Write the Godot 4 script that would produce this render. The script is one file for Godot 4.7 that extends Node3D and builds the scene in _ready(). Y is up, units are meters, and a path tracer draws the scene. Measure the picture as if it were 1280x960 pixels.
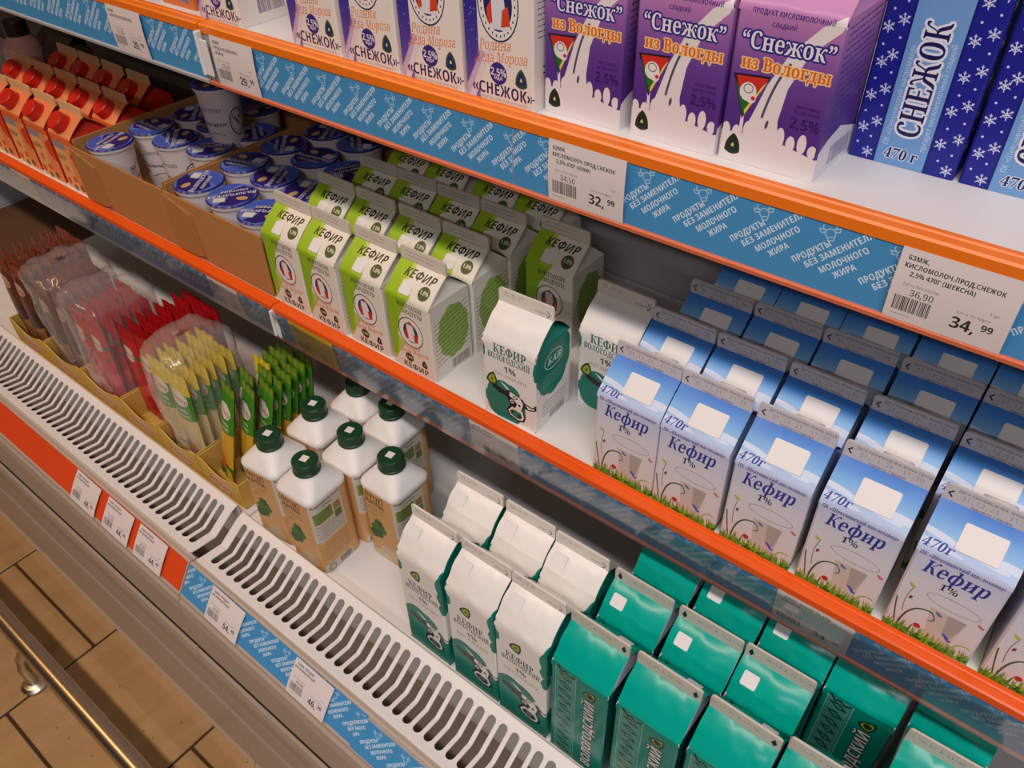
extends Node3D
# A refrigerated dairy display: three levels of cartons, cups, bottles and snack packs.
# World: x along the cabinet, y up, z out of the cabinet towards the shopper; metres.

const DECK := 0.545      # top of the lowest deck
const MID := 0.84        # top of the middle shelf
const TOP := 1.185       # top of the upper shelf
const JOINT := -0.782    # where two cabinets meet
const ORD := ["first", "second", "third", "fourth", "fifth", "sixth", "seventh", "eighth", "ninth", "tenth"]

var rng := RandomNumberGenerator.new()
var M := {}              # shared materials
var used := {}
var glyphs := {}
var fonts := {}
var ts: TextServer

# ---------------------------------------------------------------- canvas
class Cv:
	var im: Image
	var w: int
	var h: int
	func _init(ww: int, hh: int, c: Color):
		w = ww
		h = hh
		im = Image.create(w, h, false, Image.FORMAT_RGB8)
		im.fill(c)
	func rect(x: float, y: float, ww: float, hh: float, c: Color) -> void:
		im.fill_rect(Rect2i(int(round(x)), int(round(y)), maxi(1, int(round(ww))), maxi(1, int(round(hh)))), c)
	func grad(x: float, y: float, ww: float, hh: float, cs: Array) -> void:
		for j in int(hh):
			var t: float = float(j) / maxf(1.0, hh - 1.0) * (cs.size() - 1)
			var k: int = mini(int(t), cs.size() - 2)
			var a: Color = cs[k]
			var b: Color = cs[k + 1]
			im.fill_rect(Rect2i(int(x), int(y) + j, int(ww), 1), a.lerp(b, t - k))
	func poly(contours: Array, c: Color) -> void:
		var x0 := PackedFloat32Array()
		var y0 := PackedFloat32Array()
		var x1 := PackedFloat32Array()
		var y1 := PackedFloat32Array()
		var lo := 1e9
		var hi := -1e9
		for ct in contours:
			var p: PackedVector2Array = ct
			var n := p.size()
			for i in n:
				var a := p[i]
				var b := p[(i + 1) % n]
				lo = minf(lo, a.y)
				hi = maxf(hi, a.y)
				if a.y == b.y:
					continue
				if a.y > b.y:
					var s := a
					a = b
					b = s
				x0.append(a.x)
				y0.append(a.y)
				x1.append(b.x)
				y1.append(b.y)
		var m := x0.size()
		for y in range(maxi(0, int(floor(lo))), mini(h, int(ceil(hi)) + 1)):
			var yc := y + 0.5
			var xs := PackedFloat32Array()
			for i in m:
				if y0[i] <= yc and yc < y1[i]:
					xs.append(x0[i] + (yc - y0[i]) / (y1[i] - y0[i]) * (x1[i] - x0[i]))
			xs.sort()
			for k in xs.size() / 2:
				var a := int(round(xs[2 * k]))
				var b := int(round(xs[2 * k + 1]))
				a = maxi(a, 0)
				b = mini(b, w)
				if b > a:
					im.fill_rect(Rect2i(a, y, b - a, 1), c)
	func shape(pts: Array, c: Color) -> void:
		poly([PackedVector2Array(pts)], c)
	func ell(cx: float, cy: float, rx: float, ry: float, c: Color, rot := 0.0, n := 28) -> void:
		var p := PackedVector2Array()
		for i in n:
			var a := TAU * i / n
			p.append(Vector2(cx, cy) + Vector2(cos(a) * rx, sin(a) * ry).rotated(rot))
		poly([p], c)
	func ring(cx: float, cy: float, rx: float, ry: float, t: float, c: Color, rot := 0.0) -> void:
		var p := PackedVector2Array()
		var q := PackedVector2Array()
		for i in 32:
			var a := TAU * i / 32
			p.append(Vector2(cx, cy) + Vector2(cos(a) * rx, sin(a) * ry).rotated(rot))
			q.append(Vector2(cx, cy) + Vector2(cos(a) * (rx - t), sin(a) * (ry - t)).rotated(rot))
		poly([p, q], c)
	func line(pts: Array, t: float, c: Color) -> void:
		for i in pts.size() - 1:
			var a: Vector2 = pts[i]
			var b: Vector2 = pts[i + 1]
			var d := (b - a).normalized() * t * 0.5
			var n := Vector2(-d.y, d.x)
			a -= d * 0.5
			b += d * 0.5
			poly([PackedVector2Array([a + n, b + n, b - n, a - n])], c)
	func curve(a: Vector2, b: Vector2, cc: Vector2, t: float, c: Color) -> void:
		var pts := []
		for i in 11:
			var u := i / 10.0
			pts.append(a * (1 - u) * (1 - u) + b * 2 * u * (1 - u) + cc * u * u)
		line(pts, t, c)
	func blob(cx: float, cy: float, rx: float, ry: float, c: Color, bumps: int, amp: float) -> void:
		var p := PackedVector2Array()
		for i in 72:
			var a := TAU * i / 72
			var k := 1.0 + amp * absf(sin(a * bumps * 0.5))
			p.append(Vector2(cx + cos(a) * rx * k, cy + sin(a) * ry * k))
		poly([p], c)
	func tex() -> ImageTexture:
		return ImageTexture.create_from_image(im)

func c8(r: int, g: int, b: int) -> Color:
	return Color(r / 255.0, g / 255.0, b / 255.0)

func glyph(fk: String, ch: String) -> Dictionary:
	var key := fk + ch
	if glyphs.has(key):
		return glyphs[key]
	var rid: RID = fonts[fk]
	var gi := ts.font_get_glyph_index(rid, 64, ch.unicode_at(0), 0)
	var adv: float = ts.font_get_glyph_advance(rid, 64, gi).x / 64.0
	var d: Dictionary = ts.font_get_glyph_contours(rid, 64, gi)
	var pts: PackedVector3Array = d.get("points", PackedVector3Array())
	var ends: PackedInt32Array = d.get("contours", PackedInt32Array())
	var out := []
	var start := 0
	for e in ends:
		var ring := []
		for i in range(start, e + 1):
			ring.append(pts[i])
		start = e + 1
		var n := ring.size()
		if n < 2:
			continue
		var full := []          # on-curve points put between two conic ones
		for i in n:
			var a: Vector3 = ring[i]
			var b: Vector3 = ring[(i + 1) % n]
			full.append(a)
			if int(a.z) == 0 and int(b.z) == 0:
				full.append(Vector3((a.x + b.x) / 2, (a.y + b.y) / 2, 1))
		var poly := PackedVector2Array()
		var m := full.size()
		for i in m:
			var p: Vector3 = full[i]
			if int(p.z) == 1:
				poly.append(Vector2(p.x, p.y) / 64.0)
			else:
				var a: Vector3 = full[(i + m - 1) % m]
				var b: Vector3 = full[(i + 1) % m]
				for k in [0.33, 0.67]:
					var u: float = k
					poly.append(Vector2(a.x * (1 - u) * (1 - u) + p.x * 2 * u * (1 - u) + b.x * u * u, a.y * (1 - u) * (1 - u) + p.y * 2 * u * (1 - u) + b.y * u * u) / 64.0)
		out.append(poly)
	glyphs[key] = {"adv": adv, "c": out}
	return glyphs[key]

# text centred on (x, y); size is the em in pixels; angle turns it (radians, clockwise on the image); sx squeezes, skew slants
func text(cv: Cv, s: String, fk: String, size: float, x: float, y: float, col: Color, angle := 0.0, sx := 1.0, skew := 0.0, outline := 0.0, ocol := Color.WHITE) -> void:
	var wid := 0.0
	for i in s.length():
		wid += glyph(fk, s[i]).adv
	var polys := []
	var pen := -wid / 2
	for i in s.length():
		var g := glyph(fk, s[i])
		var cs := []
		for ct in g.c:
			var q := PackedVector2Array()
			for p in ct:
				var v := Vector2((p.x + pen) * sx, p.y + 0.36)
				v.x -= v.y * skew
				q.append((v * size).rotated(angle) + Vector2(x, y))
			cs.append(q)
		polys.append(cs)
		pen += g.adv
	if outline > 0.0:
		for k in 8:
			var o := Vector2.from_angle(TAU * k / 8) * outline
			for cs in polys:
				var moved := []
				for q in cs:
					var mq := PackedVector2Array()
					for p in q:
						mq.append(p + o)
					moved.append(mq)
				cv.poly(moved, ocol)
	for cs in polys:
		cv.poly(cs, col)

# text squeezed to a given length in pixels
func fit_text(cv: Cv, s: String, fk: String, size: float, length: float, x: float, y: float, col: Color, angle := 0.0, skew := 0.0, outline := 0.0, ocol := Color.WHITE) -> void:
	var wid := 0.0
	for i in s.length():
		wid += glyph(fk, s[i]).adv
	text(cv, s, fk, size, x, y, col, angle, length / (wid * size), skew, outline, ocol)

# rows of small print too fine to read
func print_rows(cv: Cv, x: float, y: float, wd: float, rows: int, pitch: float, t: float, col: Color, slope := 0.0) -> void:
	for r in rows:
		var px := x
		while px < x + wd:
			var l := rng.randf_range(0.04, 0.13) * wd
			l = minf(l, x + wd - px)
			cv.line([Vector2(px, y + r * pitch + (px - x) * slope), Vector2(px + l, y + r * pitch + (px + l - x) * slope)], t, col)
			px += l + 0.03 * wd

func barcode(cv: Cv, x: float, y: float, wd: float, ht: float, col: Color) -> void:
	var px := x
	while px < x + wd:
		var l := rng.randi_range(1, 4)
		cv.rect(px, y, l, ht, col)
		px += l + rng.randi_range(2, 4)

# the three-sided quality mark with rounded sides
func mark(cv: Cv, cx: float, cy: float, r: float, outer: Color, inner: Color, core: Color, rot := 0.0) -> void:
	for lv in [[1.0, outer], [0.68, inner], [0.2, core]]:
		var k: float = lv[0]
		var p := PackedVector2Array()
		for i in 3:
			var a := -PI / 2 + TAU * i / 3
			var b := -PI / 2 + TAU * (i + 1) / 3
			var va := Vector2.from_angle(a)
			var vb := Vector2.from_angle(b)
			for j in 6:
				var u := j / 6.0
				var v := va.lerp(vb, u)
				v += (va + vb).normalized() * 0.26 * 4 * u * (1 - u)
				p.append(Vector2(cx, cy) + Vector2(v.x * r * k * 0.85, v.y * r * k * 1.1).rotated(rot))
		cv.poly([p], lv[1])

func cow_head(cv: Cv, x: float, y: float, s: float, black: Color, white: Color, muzzle: Color) -> void:
	var f := func(pts: Array, c: Color) -> void:
		var q := PackedVector2Array()
		for p in pts:
			q.append(Vector2(x + p[0] * s * 1.12, y + p[1] * s))
		cv.poly([q], c)
	f.call([[-.20, -.30], [.30, -.18], [.40, .02], [.33, .30], [.42, .52], [.36, .72], [.16, .80], [-.10, .70], [-.20, .50], [-.08, .22], [-.20, 0]], black)
	f.call([[-.15, -.18], [-.62, -.30], [-.66, -.16], [-.40, -.02], [-.16, -.02]], black)
	f.call([[.30, -.08], [.62, .0], [.74, -.12], [.72, .10], [.50, .18], [.34, .12]], black)
	f.call([[.40, .0], [.62, .05], [.70, -.04], [.68, .07], [.5, .13]], white)
	f.call([[-.16, -.27], [-.40, -.48], [-.22, -.42], [-.08, -.30]], white)
	f.call([[.22, -.22], [.36, -.38], [.34, -.22], [.28, -.14]], white)
	f.call([[-.08, -.25], [.24, -.16], [.34, .02], [.28, .30], [.06, .36], [.14, .12], [.02, -.02], [-.10, -.08]], white)
	f.call([[-.02, .30], [.30, .32], [.36, .54], [.31, .68], [.15, .74], [-.08, .65], [-.15, .49]], white)
	f.call([[.02, .38], [.26, .42], [.30, .55], [.25, .66], [.12, .70], [-.06, .61], [-.10, .48]], muzzle)
	cv.ell(x - .02 * s, y + .50 * s, .05 * s, .06 * s, black)
	cv.ell(x + .23 * s, y + .57 * s, .05 * s, .06 * s, black)
	cv.ring(x - .02 * s, y + .10 * s, .07 * s, .07 * s, .03 * s, white)
	cv.ring(x + .10 * s, y - .10 * s, .08 * s, .07 * s, .03 * s, black)
	cv.ell(x + .24 * s, y + .14 * s, .04 * s, .05 * s, black)

# ---------------------------------------------------------------- meshes
func mb() -> SurfaceTool:
	var st := SurfaceTool.new()
	st.begin(Mesh.PRIMITIVE_TRIANGLES)
	return st

func vert(st: SurfaceTool, p: Vector3, n: Vector3, uv := Vector2.ZERO) -> void:
	st.set_normal(n)
	st.set_uv(uv)
	st.add_vertex(p)

# a b c d clockwise as seen from outside (top left, top right, bottom right, bottom left)
func quad(st: SurfaceTool, a: Vector3, b: Vector3, c: Vector3, d: Vector3, ua := Vector2(0, 0), ub := Vector2(1, 0), uc := Vector2(1, 1), ud := Vector2(0, 1)) -> void:
	var n := (d - a).cross(b - a)
	if n.length_squared() < 1e-16:
		n = (d - c).cross(c - b) * -1.0
	n = n.normalized()
	vert(st, a, n, ua)
	vert(st, b, n, ub)
	vert(st, c, n, uc)
	vert(st, a, n, ua)
	vert(st, c, n, uc)
	vert(st, d, n, ud)

func tri(st: SurfaceTool, a: Vector3, b: Vector3, c: Vector3, ua := Vector2.ZERO, ub := Vector2.ZERO, uc := Vector2.ZERO) -> void:
	var n := (c - a).cross(b - a).normalized()
	vert(st, a, n, ua)
	vert(st, b, n, ub)
	vert(st, c, n, uc)

# quad with a normal for each corner
func squad(st: SurfaceTool, p: Array, n: Array, uv: Array) -> void:
	for k in [0, 1, 2, 0, 2, 3]:
		vert(st, p[k], n[k], uv[k])

# box with chamfered edges
func box(st: SurfaceTool, c: Vector3, s: Vector3, bev := 0.001) -> void:
	var h := s / 2
	var e := minf(bev, minf(h.x, minf(h.y, h.z)) * 0.6)
	for ax in 3:
		var u := (ax + 1) % 3
		var v := (ax + 2) % 3
		for sg in [-1.0, 1.0]:
			var P := []
			for q in [[-1, -1], [1, -1], [1, 1], [-1, 1]]:
				var p := Vector3.ZERO
				p[ax] = sg * h[ax]
				p[u] = q[0] * (h[u] - e)
				p[v] = q[1] * (h[v] - e)
				P.append(c + p)
			if sg > 0:
				quad(st, P[3], P[2], P[1], P[0])
			else:
				quad(st, P[0], P[1], P[2], P[3])
		for su in [-1.0, 1.0]:
			for sv in [-1.0, 1.0]:
				var P := []
				for q in [[0, -1], [0, 1], [1, 1], [1, -1]]:
					var p := Vector3.ZERO
					p[ax] = q[1] * (h[ax] - e)
					p[u] = su * (h[u] - (e if q[0] else 0.0))
					p[v] = sv * (h[v] - (0.0 if q[0] else e))
					P.append(c + p)
				if su * sv > 0:
					quad(st, P[0], P[1], P[2], P[3])
				else:
					quad(st, P[3], P[2], P[1], P[0])
	for sx in [-1.0, 1.0]:
		for sy in [-1.0, 1.0]:
			for sz in [-1.0, 1.0]:
				var a := c + Vector3(sx * h.x, sy * (h.y - e), sz * (h.z - e))
				var b := c + Vector3(sx * (h.x - e), sy * h.y, sz * (h.z - e))
				var d := c + Vector3(sx * (h.x - e), sy * (h.y - e), sz * h.z)
				if sx * sy * sz > 0:
					tri(st, a, d, b)
				else:
					tri(st, a, b, d)

# profile of (radius, height) turned about the y axis through c; smooth round, hard along
func lathe(st: SurfaceTool, prof: Array, seg: int, c := Vector3.ZERO, capuv := false) -> void:
	for i in prof.size() - 1:
		var a: Vector2 = prof[i]
		var b: Vector2 = prof[i + 1]
		var t := (b - a).normalized()
		var nn := Vector2(t.y, -t.x)
		for k in seg:
			var g0 := TAU * k / seg
			var g1 := TAU * (k + 1) / seg
			var d0 := Vector3(cos(g0), 0, sin(g0))
			var d1 := Vector3(cos(g1), 0, sin(g1))
			var n0 := (d0 * nn.x + Vector3.UP * nn.y)
			var n1 := (d1 * nn.x + Vector3.UP * nn.y)
			var P := [c + d0 * a.x + Vector3.UP * a.y, c + d1 * a.x + Vector3.UP * a.y, c + d1 * b.x + Vector3.UP * b.y, c + d0 * b.x + Vector3.UP * b.y]
			var h0: float = prof[0].y
			var h1: float = prof[prof.size() - 1].y
			var va: float = 1.0 - (a.y - h0) / maxf(1e-6, h1 - h0)
			var vb: float = 1.0 - (b.y - h0) / maxf(1e-6, h1 - h0)
			var U := [Vector2(1.0 - float(k) / seg, va), Vector2(1.0 - float(k + 1) / seg, va), Vector2(1.0 - float(k + 1) / seg, vb), Vector2(1.0 - float(k) / seg, vb)]
			squad(st, [P[0], P[1], P[2], P[3]], [n0, n1, n1, n0], U)

# round bar along a path
func tube(st: SurfaceTool, pts: Array, r: float, seg := 14) -> void:
	var rings := []
	for i in pts.size():
		var t: Vector3 = (pts[mini(i + 1, pts.size() - 1)] - pts[maxi(i - 1, 0)]).normalized()
		var up := Vector3.UP if absf(t.y) < 0.9 else Vector3.RIGHT
		var s := t.cross(up).normalized()
		var q := s.cross(t).normalized()
		var ring := []
		for k in seg:
			var a := TAU * k / seg
			ring.append([pts[i] + (s * cos(a) + q * sin(a)) * r, s * cos(a) + q * sin(a)])
		rings.append(ring)
	for i in rings.size() - 1:
		for k in seg:
			var k2 := (k + 1) % seg
			squad(st, [rings[i][k2][0], rings[i + 1][k2][0], rings[i + 1][k][0], rings[i][k][0]], [rings[i][k2][1], rings[i + 1][k2][1], rings[i + 1][k][1], rings[i][k][1]], [Vector2.ZERO, Vector2.ZERO, Vector2.ZERO, Vector2.ZERO])
	for e in [0, rings.size() - 1]:
		for k in range(1, seg - 1):
			tri(st, rings[e][0][0], rings[e][k][0], rings[e][k + 1][0])

# polygon in (z, y) pulled along x; smooth shading off
func extrude_x(st: SurfaceTool, poly: Array, x0: float, x1: float) -> void:
	var n := poly.size()
	var p2 := PackedVector2Array(poly)
	if Geometry2D.is_polygon_clockwise(p2):
		poly = poly.duplicate()
		poly.reverse()
		p2 = PackedVector2Array(poly)
	for i in n:
		var a: Vector2 = poly[i]
		var b: Vector2 = poly[(i + 1) % n]
		quad(st, Vector3(x0, b.y, b.x), Vector3(x1, b.y, b.x), Vector3(x1, a.y, a.x), Vector3(x0, a.y, a.x), Vector2(x0, b.y), Vector2(x1, b.y), Vector2(x1, a.y), Vector2(x0, a.y))
	var idx := Geometry2D.triangulate_polygon(p2)
	for i in idx.size() / 3:
		var t := [p2[idx[3 * i]], p2[idx[3 * i + 1]], p2[idx[3 * i + 2]]]
		tri(st, Vector3(x1, t[0].y, t[0].x), Vector3(x1, t[1].y, t[1].x), Vector3(x1, t[2].y, t[2].x))
		tri(st, Vector3(x0, t[0].y, t[0].x), Vector3(x0, t[2].y, t[2].x), Vector3(x0, t[1].y, t[1].x))

# a thin plate: outline in (x, y) with uv, front at z1, back at z0
func plate(st: SurfaceTool, poly: Array, z0: float, z1: float, r: Rect2, uvr := Rect2(0, 0, 1, 1)) -> void:
	var p2 := PackedVector2Array(poly)
	if Geometry2D.is_polygon_clockwise(p2):
		p2.reverse()
	var uv := func(p: Vector2) -> Vector2:
		return Vector2(uvr.position.x + (p.x - r.position.x) / r.size.x * uvr.size.x, uvr.position.y + (1.0 - (p.y - r.position.y) / r.size.y) * uvr.size.y)
	var n := p2.size()
	for i in n:
		var a := p2[i]
		var b := p2[(i + 1) % n]
		quad(st, Vector3(b.x, b.y, z0), Vector3(b.x, b.y, z1), Vector3(a.x, a.y, z1), Vector3(a.x, a.y, z0), uv.call(b), uv.call(b), uv.call(a), uv.call(a))
	var idx := Geometry2D.triangulate_polygon(p2)
	for i in idx.size() / 3:
		var t := [p2[idx[3 * i]], p2[idx[3 * i + 1]], p2[idx[3 * i + 2]]]
		if (t[1] - t[0]).cross(t[2] - t[0]) > 0:
			t.reverse()
		tri(st, Vector3(t[0].x, t[0].y, z1), Vector3(t[1].x, t[1].y, z1), Vector3(t[2].x, t[2].y, z1), uv.call(t[0]), uv.call(t[1]), uv.call(t[2]))
		tri(st, Vector3(t[0].x, t[0].y, z0), Vector3(t[2].x, t[2].y, z0), Vector3(t[1].x, t[1].y, z0), uv.call(t[0]), uv.call(t[2]), uv.call(t[1]))

# ---------------------------------------------------------------- scene objects
func numbered(n: String) -> String:
	var k: int = used.get(n, 0)
	used[n] = k + 1
	return n if k == 0 else "%s_%03d" % [n, k]

func part(called: String, st, m: Material, parent: Node, label := "") -> MeshInstance3D:
	var o := MeshInstance3D.new()
	o.name = called
	o.mesh = st.commit() if st is SurfaceTool else st
	o.material_override = m
	parent.add_child(o, true)
	if label:
		o.set_meta("label", label)
	return o

func thing(called: String, label: String, category: String, at := Vector3.ZERO, turn := 0.0, group := "") -> Node3D:
	var o := Node3D.new()
	o.name = numbered(called)
	add_child(o)
	o.position = at
	o.rotation.y = turn
	o.set_meta("label", label)
	o.set_meta("category", category)
	if group:
		o.set_meta("group", group)
	return o

func struct(called: String, st, m: Material, label: String, category := "") -> MeshInstance3D:
	var o := part(called, st, m, self, label)
	o.set_meta("kind", "structure")
	if category:
		o.set_meta("category", category)
	return o

func copy(src: Node3D, called: String, at: Vector3, turn: float, label: String) -> Node3D:
	var r: Node3D = src.duplicate()
	r.name = numbered(called)
	add_child(r)
	r.position = at
	r.rotation = Vector3(0, turn, 0)
	r.set_meta("label", label)
	return r

func mat(col: Color, rough := 0.6, metal := 0.0, tex: Texture2D = null) -> StandardMaterial3D:
	var m := StandardMaterial3D.new()
	m.albedo_color = col
	m.roughness = rough
	m.metallic = metal
	if tex:
		m.albedo_texture = tex
	return m

# ---------------------------------------------------------------- gable-top cartons
class Atlas:
	var cv: Cv
	var w: float
	var d: float
	var h: float
	var rh: float
	var fh: float
	var W: int
	var S: int
	var F: int
	var R: int
	var B: int
	func _init(w_: float, d_: float, h_: float, rh_: float, fh_: float, P: float, c: Color):
		w = w_
		d = d_
		h = h_
		rh = rh_
		fh = fh_
		W = int(w * P)
		S = int(d * P)
		F = int(fh * P)
		R = int(sqrt(d * d / 4 + rh * rh) * P)
		B = int(h * P)
		cv = Cv.new(W + S, F + R + B, c)
	func X(u: float) -> float:
		return u * W
	func S_(u: float) -> float:
		return W + u * S
	func BY(v: float) -> float:
		return F + R + v * B
	func RY(v: float) -> float:
		return F + v * R
	func FY(v: float) -> float:
		return v * F
	func b(u: float, v: float) -> Vector2:
		return Vector2(X(u), BY(v))
	func s(u: float, v: float) -> Vector2:
		return Vector2(S_(u), BY(v))
	func uf(u: float, py: float) -> Vector2:
		return Vector2(u * W / (W + S), py / (F + R + B))
	func us(u: float, py: float) -> Vector2:
		return Vector2((W + u * S) / (W + S), py / (F + R + B))

func carton_meshes(a: Atlas, rc := 0.004, bulge := 0.001) -> Array:
	var w := a.w / 2
	var d := a.d / 2
	var h := a.h
	var c := 0.0016
	var body := mb()
	var y1 := h - rc
	var e := c / a.w
	quad(body, Vector3(-w + c, y1, d), Vector3(w - c, y1, d), Vector3(w - c, 0, d), Vector3(-w + c, 0, d), a.uf(e, a.BY(rc / h)), a.uf(1 - e, a.BY(rc / h)), a.uf(1 - e, a.BY(1)), a.uf(e, a.BY(1)))
	quad(body, Vector3(w - c, y1, -d), Vector3(-w + c, y1, -d), Vector3(-w + c, 0, -d), Vector3(w - c, 0, -d), a.uf(e, a.BY(rc / h)), a.uf(1 - e, a.BY(rc / h)), a.uf(1 - e, a.BY(1)), a.uf(e, a.BY(1)))
	quad(body, Vector3(w, h, d - c), Vector3(w, h, -d + c), Vector3(w, 0, -d + c), Vector3(w, 0, d - c), a.us(.03, a.BY(0)), a.us(.97, a.BY(0)), a.us(.97, a.BY(1)), a.us(.03, a.BY(1)))
	quad(body, Vector3(-w, h, -d + c), Vector3(-w, h, d - c), Vector3(-w, 0, d - c), Vector3(-w, 0, -d + c), a.us(.03, a.BY(0)), a.us(.97, a.BY(0)), a.us(.97, a.BY(1)), a.us(.03, a.BY(1)))
	for sx in [-1.0, 1.0]:
		for sz in [-1.0, 1.0]:
			var p := Vector3(sx * (w - c), 0, sz * d)
			var q := Vector3(sx * w, 0, sz * (d - c))
			var up := Vector3(0, y1, 0)
			var u := (0.995 if sx * sz > 0 else 0.005)
			if sx * sz > 0:
				quad(body, p + up, q + up, q, p, a.uf(u, a.BY(rc / h)), a.uf(u, a.BY(rc / h)), a.uf(u, a.BY(1)), a.uf(u, a.BY(1)))
			else:
				quad(body, q + up, p + up, p, q, a.uf(u, a.BY(rc / h)), a.uf(u, a.BY(rc / h)), a.uf(u, a.BY(1)), a.uf(u, a.BY(1)))
	quad(body, Vector3(-w, 0, d), Vector3(w, 0, d), Vector3(w, 0, -d), Vector3(-w, 0, -d), a.uf(.5, a.BY(.99)), a.uf(.5, a.BY(.99)), a.uf(.5, a.BY(.99)), a.uf(.5, a.BY(.99)))
	# roof: rounded crease, slightly bulging slope, tucked sides
	var roof := mb()
	var t := 0.0012
	var top := Vector2(t, h + a.rh)
	var foot := Vector2(d, h)
	var dir := (top - foot).normalized()
	var nrm := Vector2(-dir.y, dir.x) * -1.0
	if nrm.x < 0:
		nrm = -nrm
	var P := []
	var cr := [foot - Vector2(0, rc), foot, foot + dir * rc]
	for i in 5:
		var u := i / 4.0
		P.append(cr[0] * (1 - u) * (1 - u) + cr[1] * 2 * u * (1 - u) + cr[2] * u * u)
	for i in range(1, 6):
		var u := i / 5.0
		var q: Vector2 = cr[2].lerp(top, u)
		P.append(q + nrm * bulge * sin(PI * u))
	var L := [0.0]
	for i in range(1, P.size()):
		L.append(L[i - 1] + (P[i] - P[i - 1]).length())
	var NN := []
	for i in P.size():
		var tg: Vector2 = (P[mini(i + 1, P.size() - 1)] - P[maxi(i - 1, 0)]).normalized()
		NN.append(Vector2(tg.y, -tg.x) if tg.y > 0 else Vector2(-tg.y, tg.x))
		if NN[i].x < 0:
			NN[i] = -NN[i]
	var noise := FastNoiseLite.new()
	noise.seed = 5
	noise.frequency = 1.0
	var nx := 10
	for sz in [1.0, -1.0]:
		var pos := func(si: int, i: int) -> Vector3:
			var sx := float(si) / nx
			var q: Vector2 = P[i]
			var fade := 0.0 if i < 2 or i == P.size() - 1 else 1.0
			var g: float = fade * (bulge * 0.6 * (sin(PI * sx) - 0.5) + bulge * 0.55 * noise.get_noise_3d(sx * 3.0, i * 0.45, sz * 3.0))
			q += NN[i] * g
			return Vector3((sx - 0.5) * 2 * w * sz, q.y, q.x * sz)
		var nor := func(si: int, i: int) -> Vector3:
			var du: Vector3 = pos.call(mini(si + 1, nx), i) - pos.call(maxi(si - 1, 0), i)
			var dv: Vector3 = pos.call(si, mini(i + 1, P.size() - 1)) - pos.call(si, maxi(i - 1, 0))
			var n3 := du.cross(dv).normalized()
			return n3 if n3.y > -0.05 and n3.z * sz > -0.05 else -n3
		for i in P.size() - 1:
			var va: float = a.RY(1.0) + rc * a.B / a.h - L[i] * a.B / a.h
			var vb: float = a.RY(1.0) + rc * a.B / a.h - L[i + 1] * a.B / a.h
			for k in nx:
				var u0: float = lerpf(.004, .996, float(k) / nx)
				var u1: float = lerpf(.004, .996, float(k + 1) / nx)
				squad(roof, [pos.call(k, i + 1), pos.call(k + 1, i + 1), pos.call(k + 1, i), pos.call(k, i)], [nor.call(k, i + 1), nor.call(k + 1, i + 1), nor.call(k + 1, i), nor.call(k, i)], [a.uf(u0, vb), a.uf(u1, vb), a.uf(u1, va), a.uf(u0, va)])
	for sx in [-1.0, 1.0]:
		var A := Vector3(sx * w, h - rc * 0.4, d)
		var Bq := Vector3(sx * w, h - rc * 0.4, -d)
		var T := Vector3(sx * w, h + a.rh, 0)
		var I := Vector3(sx * (w - 0.3 * a.w), h + a.rh * 0.98, 0)
		var ua := a.us(0.02 if sx > 0 else 0.98, a.RY(.99))
		var ub := a.us(0.98 if sx > 0 else 0.02, a.RY(.99))
		var ui := a.us(0.5, a.RY(.25))
		if sx > 0:
			tri(roof, I, Bq, A, ui, ub, ua)
			tri(roof, T, I, A, a.us(.5, a.RY(.05)), ui, ua)
			tri(roof, T, Bq, I, a.us(.5, a.RY(.05)), ub, ui)
		else:
			tri(roof, I, A, Bq, ui, ua, ub)
			tri(roof, T, A, I, a.us(.5, a.RY(.05)), ua, ui)
			tri(roof, T, I, Bq, a.us(.5, a.RY(.05)), ui, ub)
	var fin := mb()
	var y := h + a.rh - 0.0008
	var k := 0.0028
	var r := Rect2(-w, y, 2 * w, a.fh)
	plate(fin, [Vector2(-w, y), Vector2(w, y), Vector2(w, y + a.fh - k), Vector2(w - k * .3, y + a.fh - k * .3), Vector2(w - k, y + a.fh), Vector2(-w + k, y + a.fh), Vector2(-w + k * .3, y + a.fh - k * .3), Vector2(-w, y + a.fh - k)], -t, t, r, Rect2(3.0 / (a.W + a.S), 3.0 / (a.F + a.R + a.B), float(a.W - 6) / (a.W + a.S), float(a.F - 6) / (a.F + a.R + a.B)))
	return [body.commit(), roof.commit(), fin.commit()]

# a sticker that lies on the front slope: centre along x, fraction down the slope, size
func slope_sticker(a: Atlas, x: float, v: float, sw: float, sh: float, back := false, lift := 0.0016) -> SurfaceTool:
	var st := mb()
	var top := Vector2(0.0012, a.h + a.rh)
	var foot := Vector2(a.d / 2, a.h)
	var dir := (foot - top)
	var len := dir.length()
	dir /= len
	var n := Vector2(-dir.y, dir.x)
	if n.y < 0:
		n = -n
	var p0 := top + dir * (v * len - sh / 2) + n * lift
	var p1 := top + dir * (v * len + sh / 2) + n * lift
	var sg := -1.0 if back else 1.0
	var c := 0.0012
	var A := Vector3(x - sg * sw / 2, p0.y, p0.x * sg)
	var B := Vector3(x + sg * sw / 2, p0.y, p0.x * sg)
	var C := Vector3(x + sg * sw / 2, p1.y, p1.x * sg)
	var D := Vector3(x - sg * sw / 2, p1.y, p1.x * sg)
	var ex := Vector3(sg, 0, 0) * c
	var ey := (D - A).normalized() * c
	var ring := [A + ex, B - ex, B + ey, C - ey, C - ex, D + ex, D - ey, A + ey]
	var mid := (A + C) / 2
	for i in 8:
		tri(st, mid, ring[i], ring[(i + 1) % 8])
	var dn := Vector3(0, -n.y, -n.x * sg) * 0.0004
	for i in 8:
		quad(st, ring[(i + 1) % 8], ring[i], ring[i] + dn, ring[(i + 1) % 8] + dn)
	return st

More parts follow.
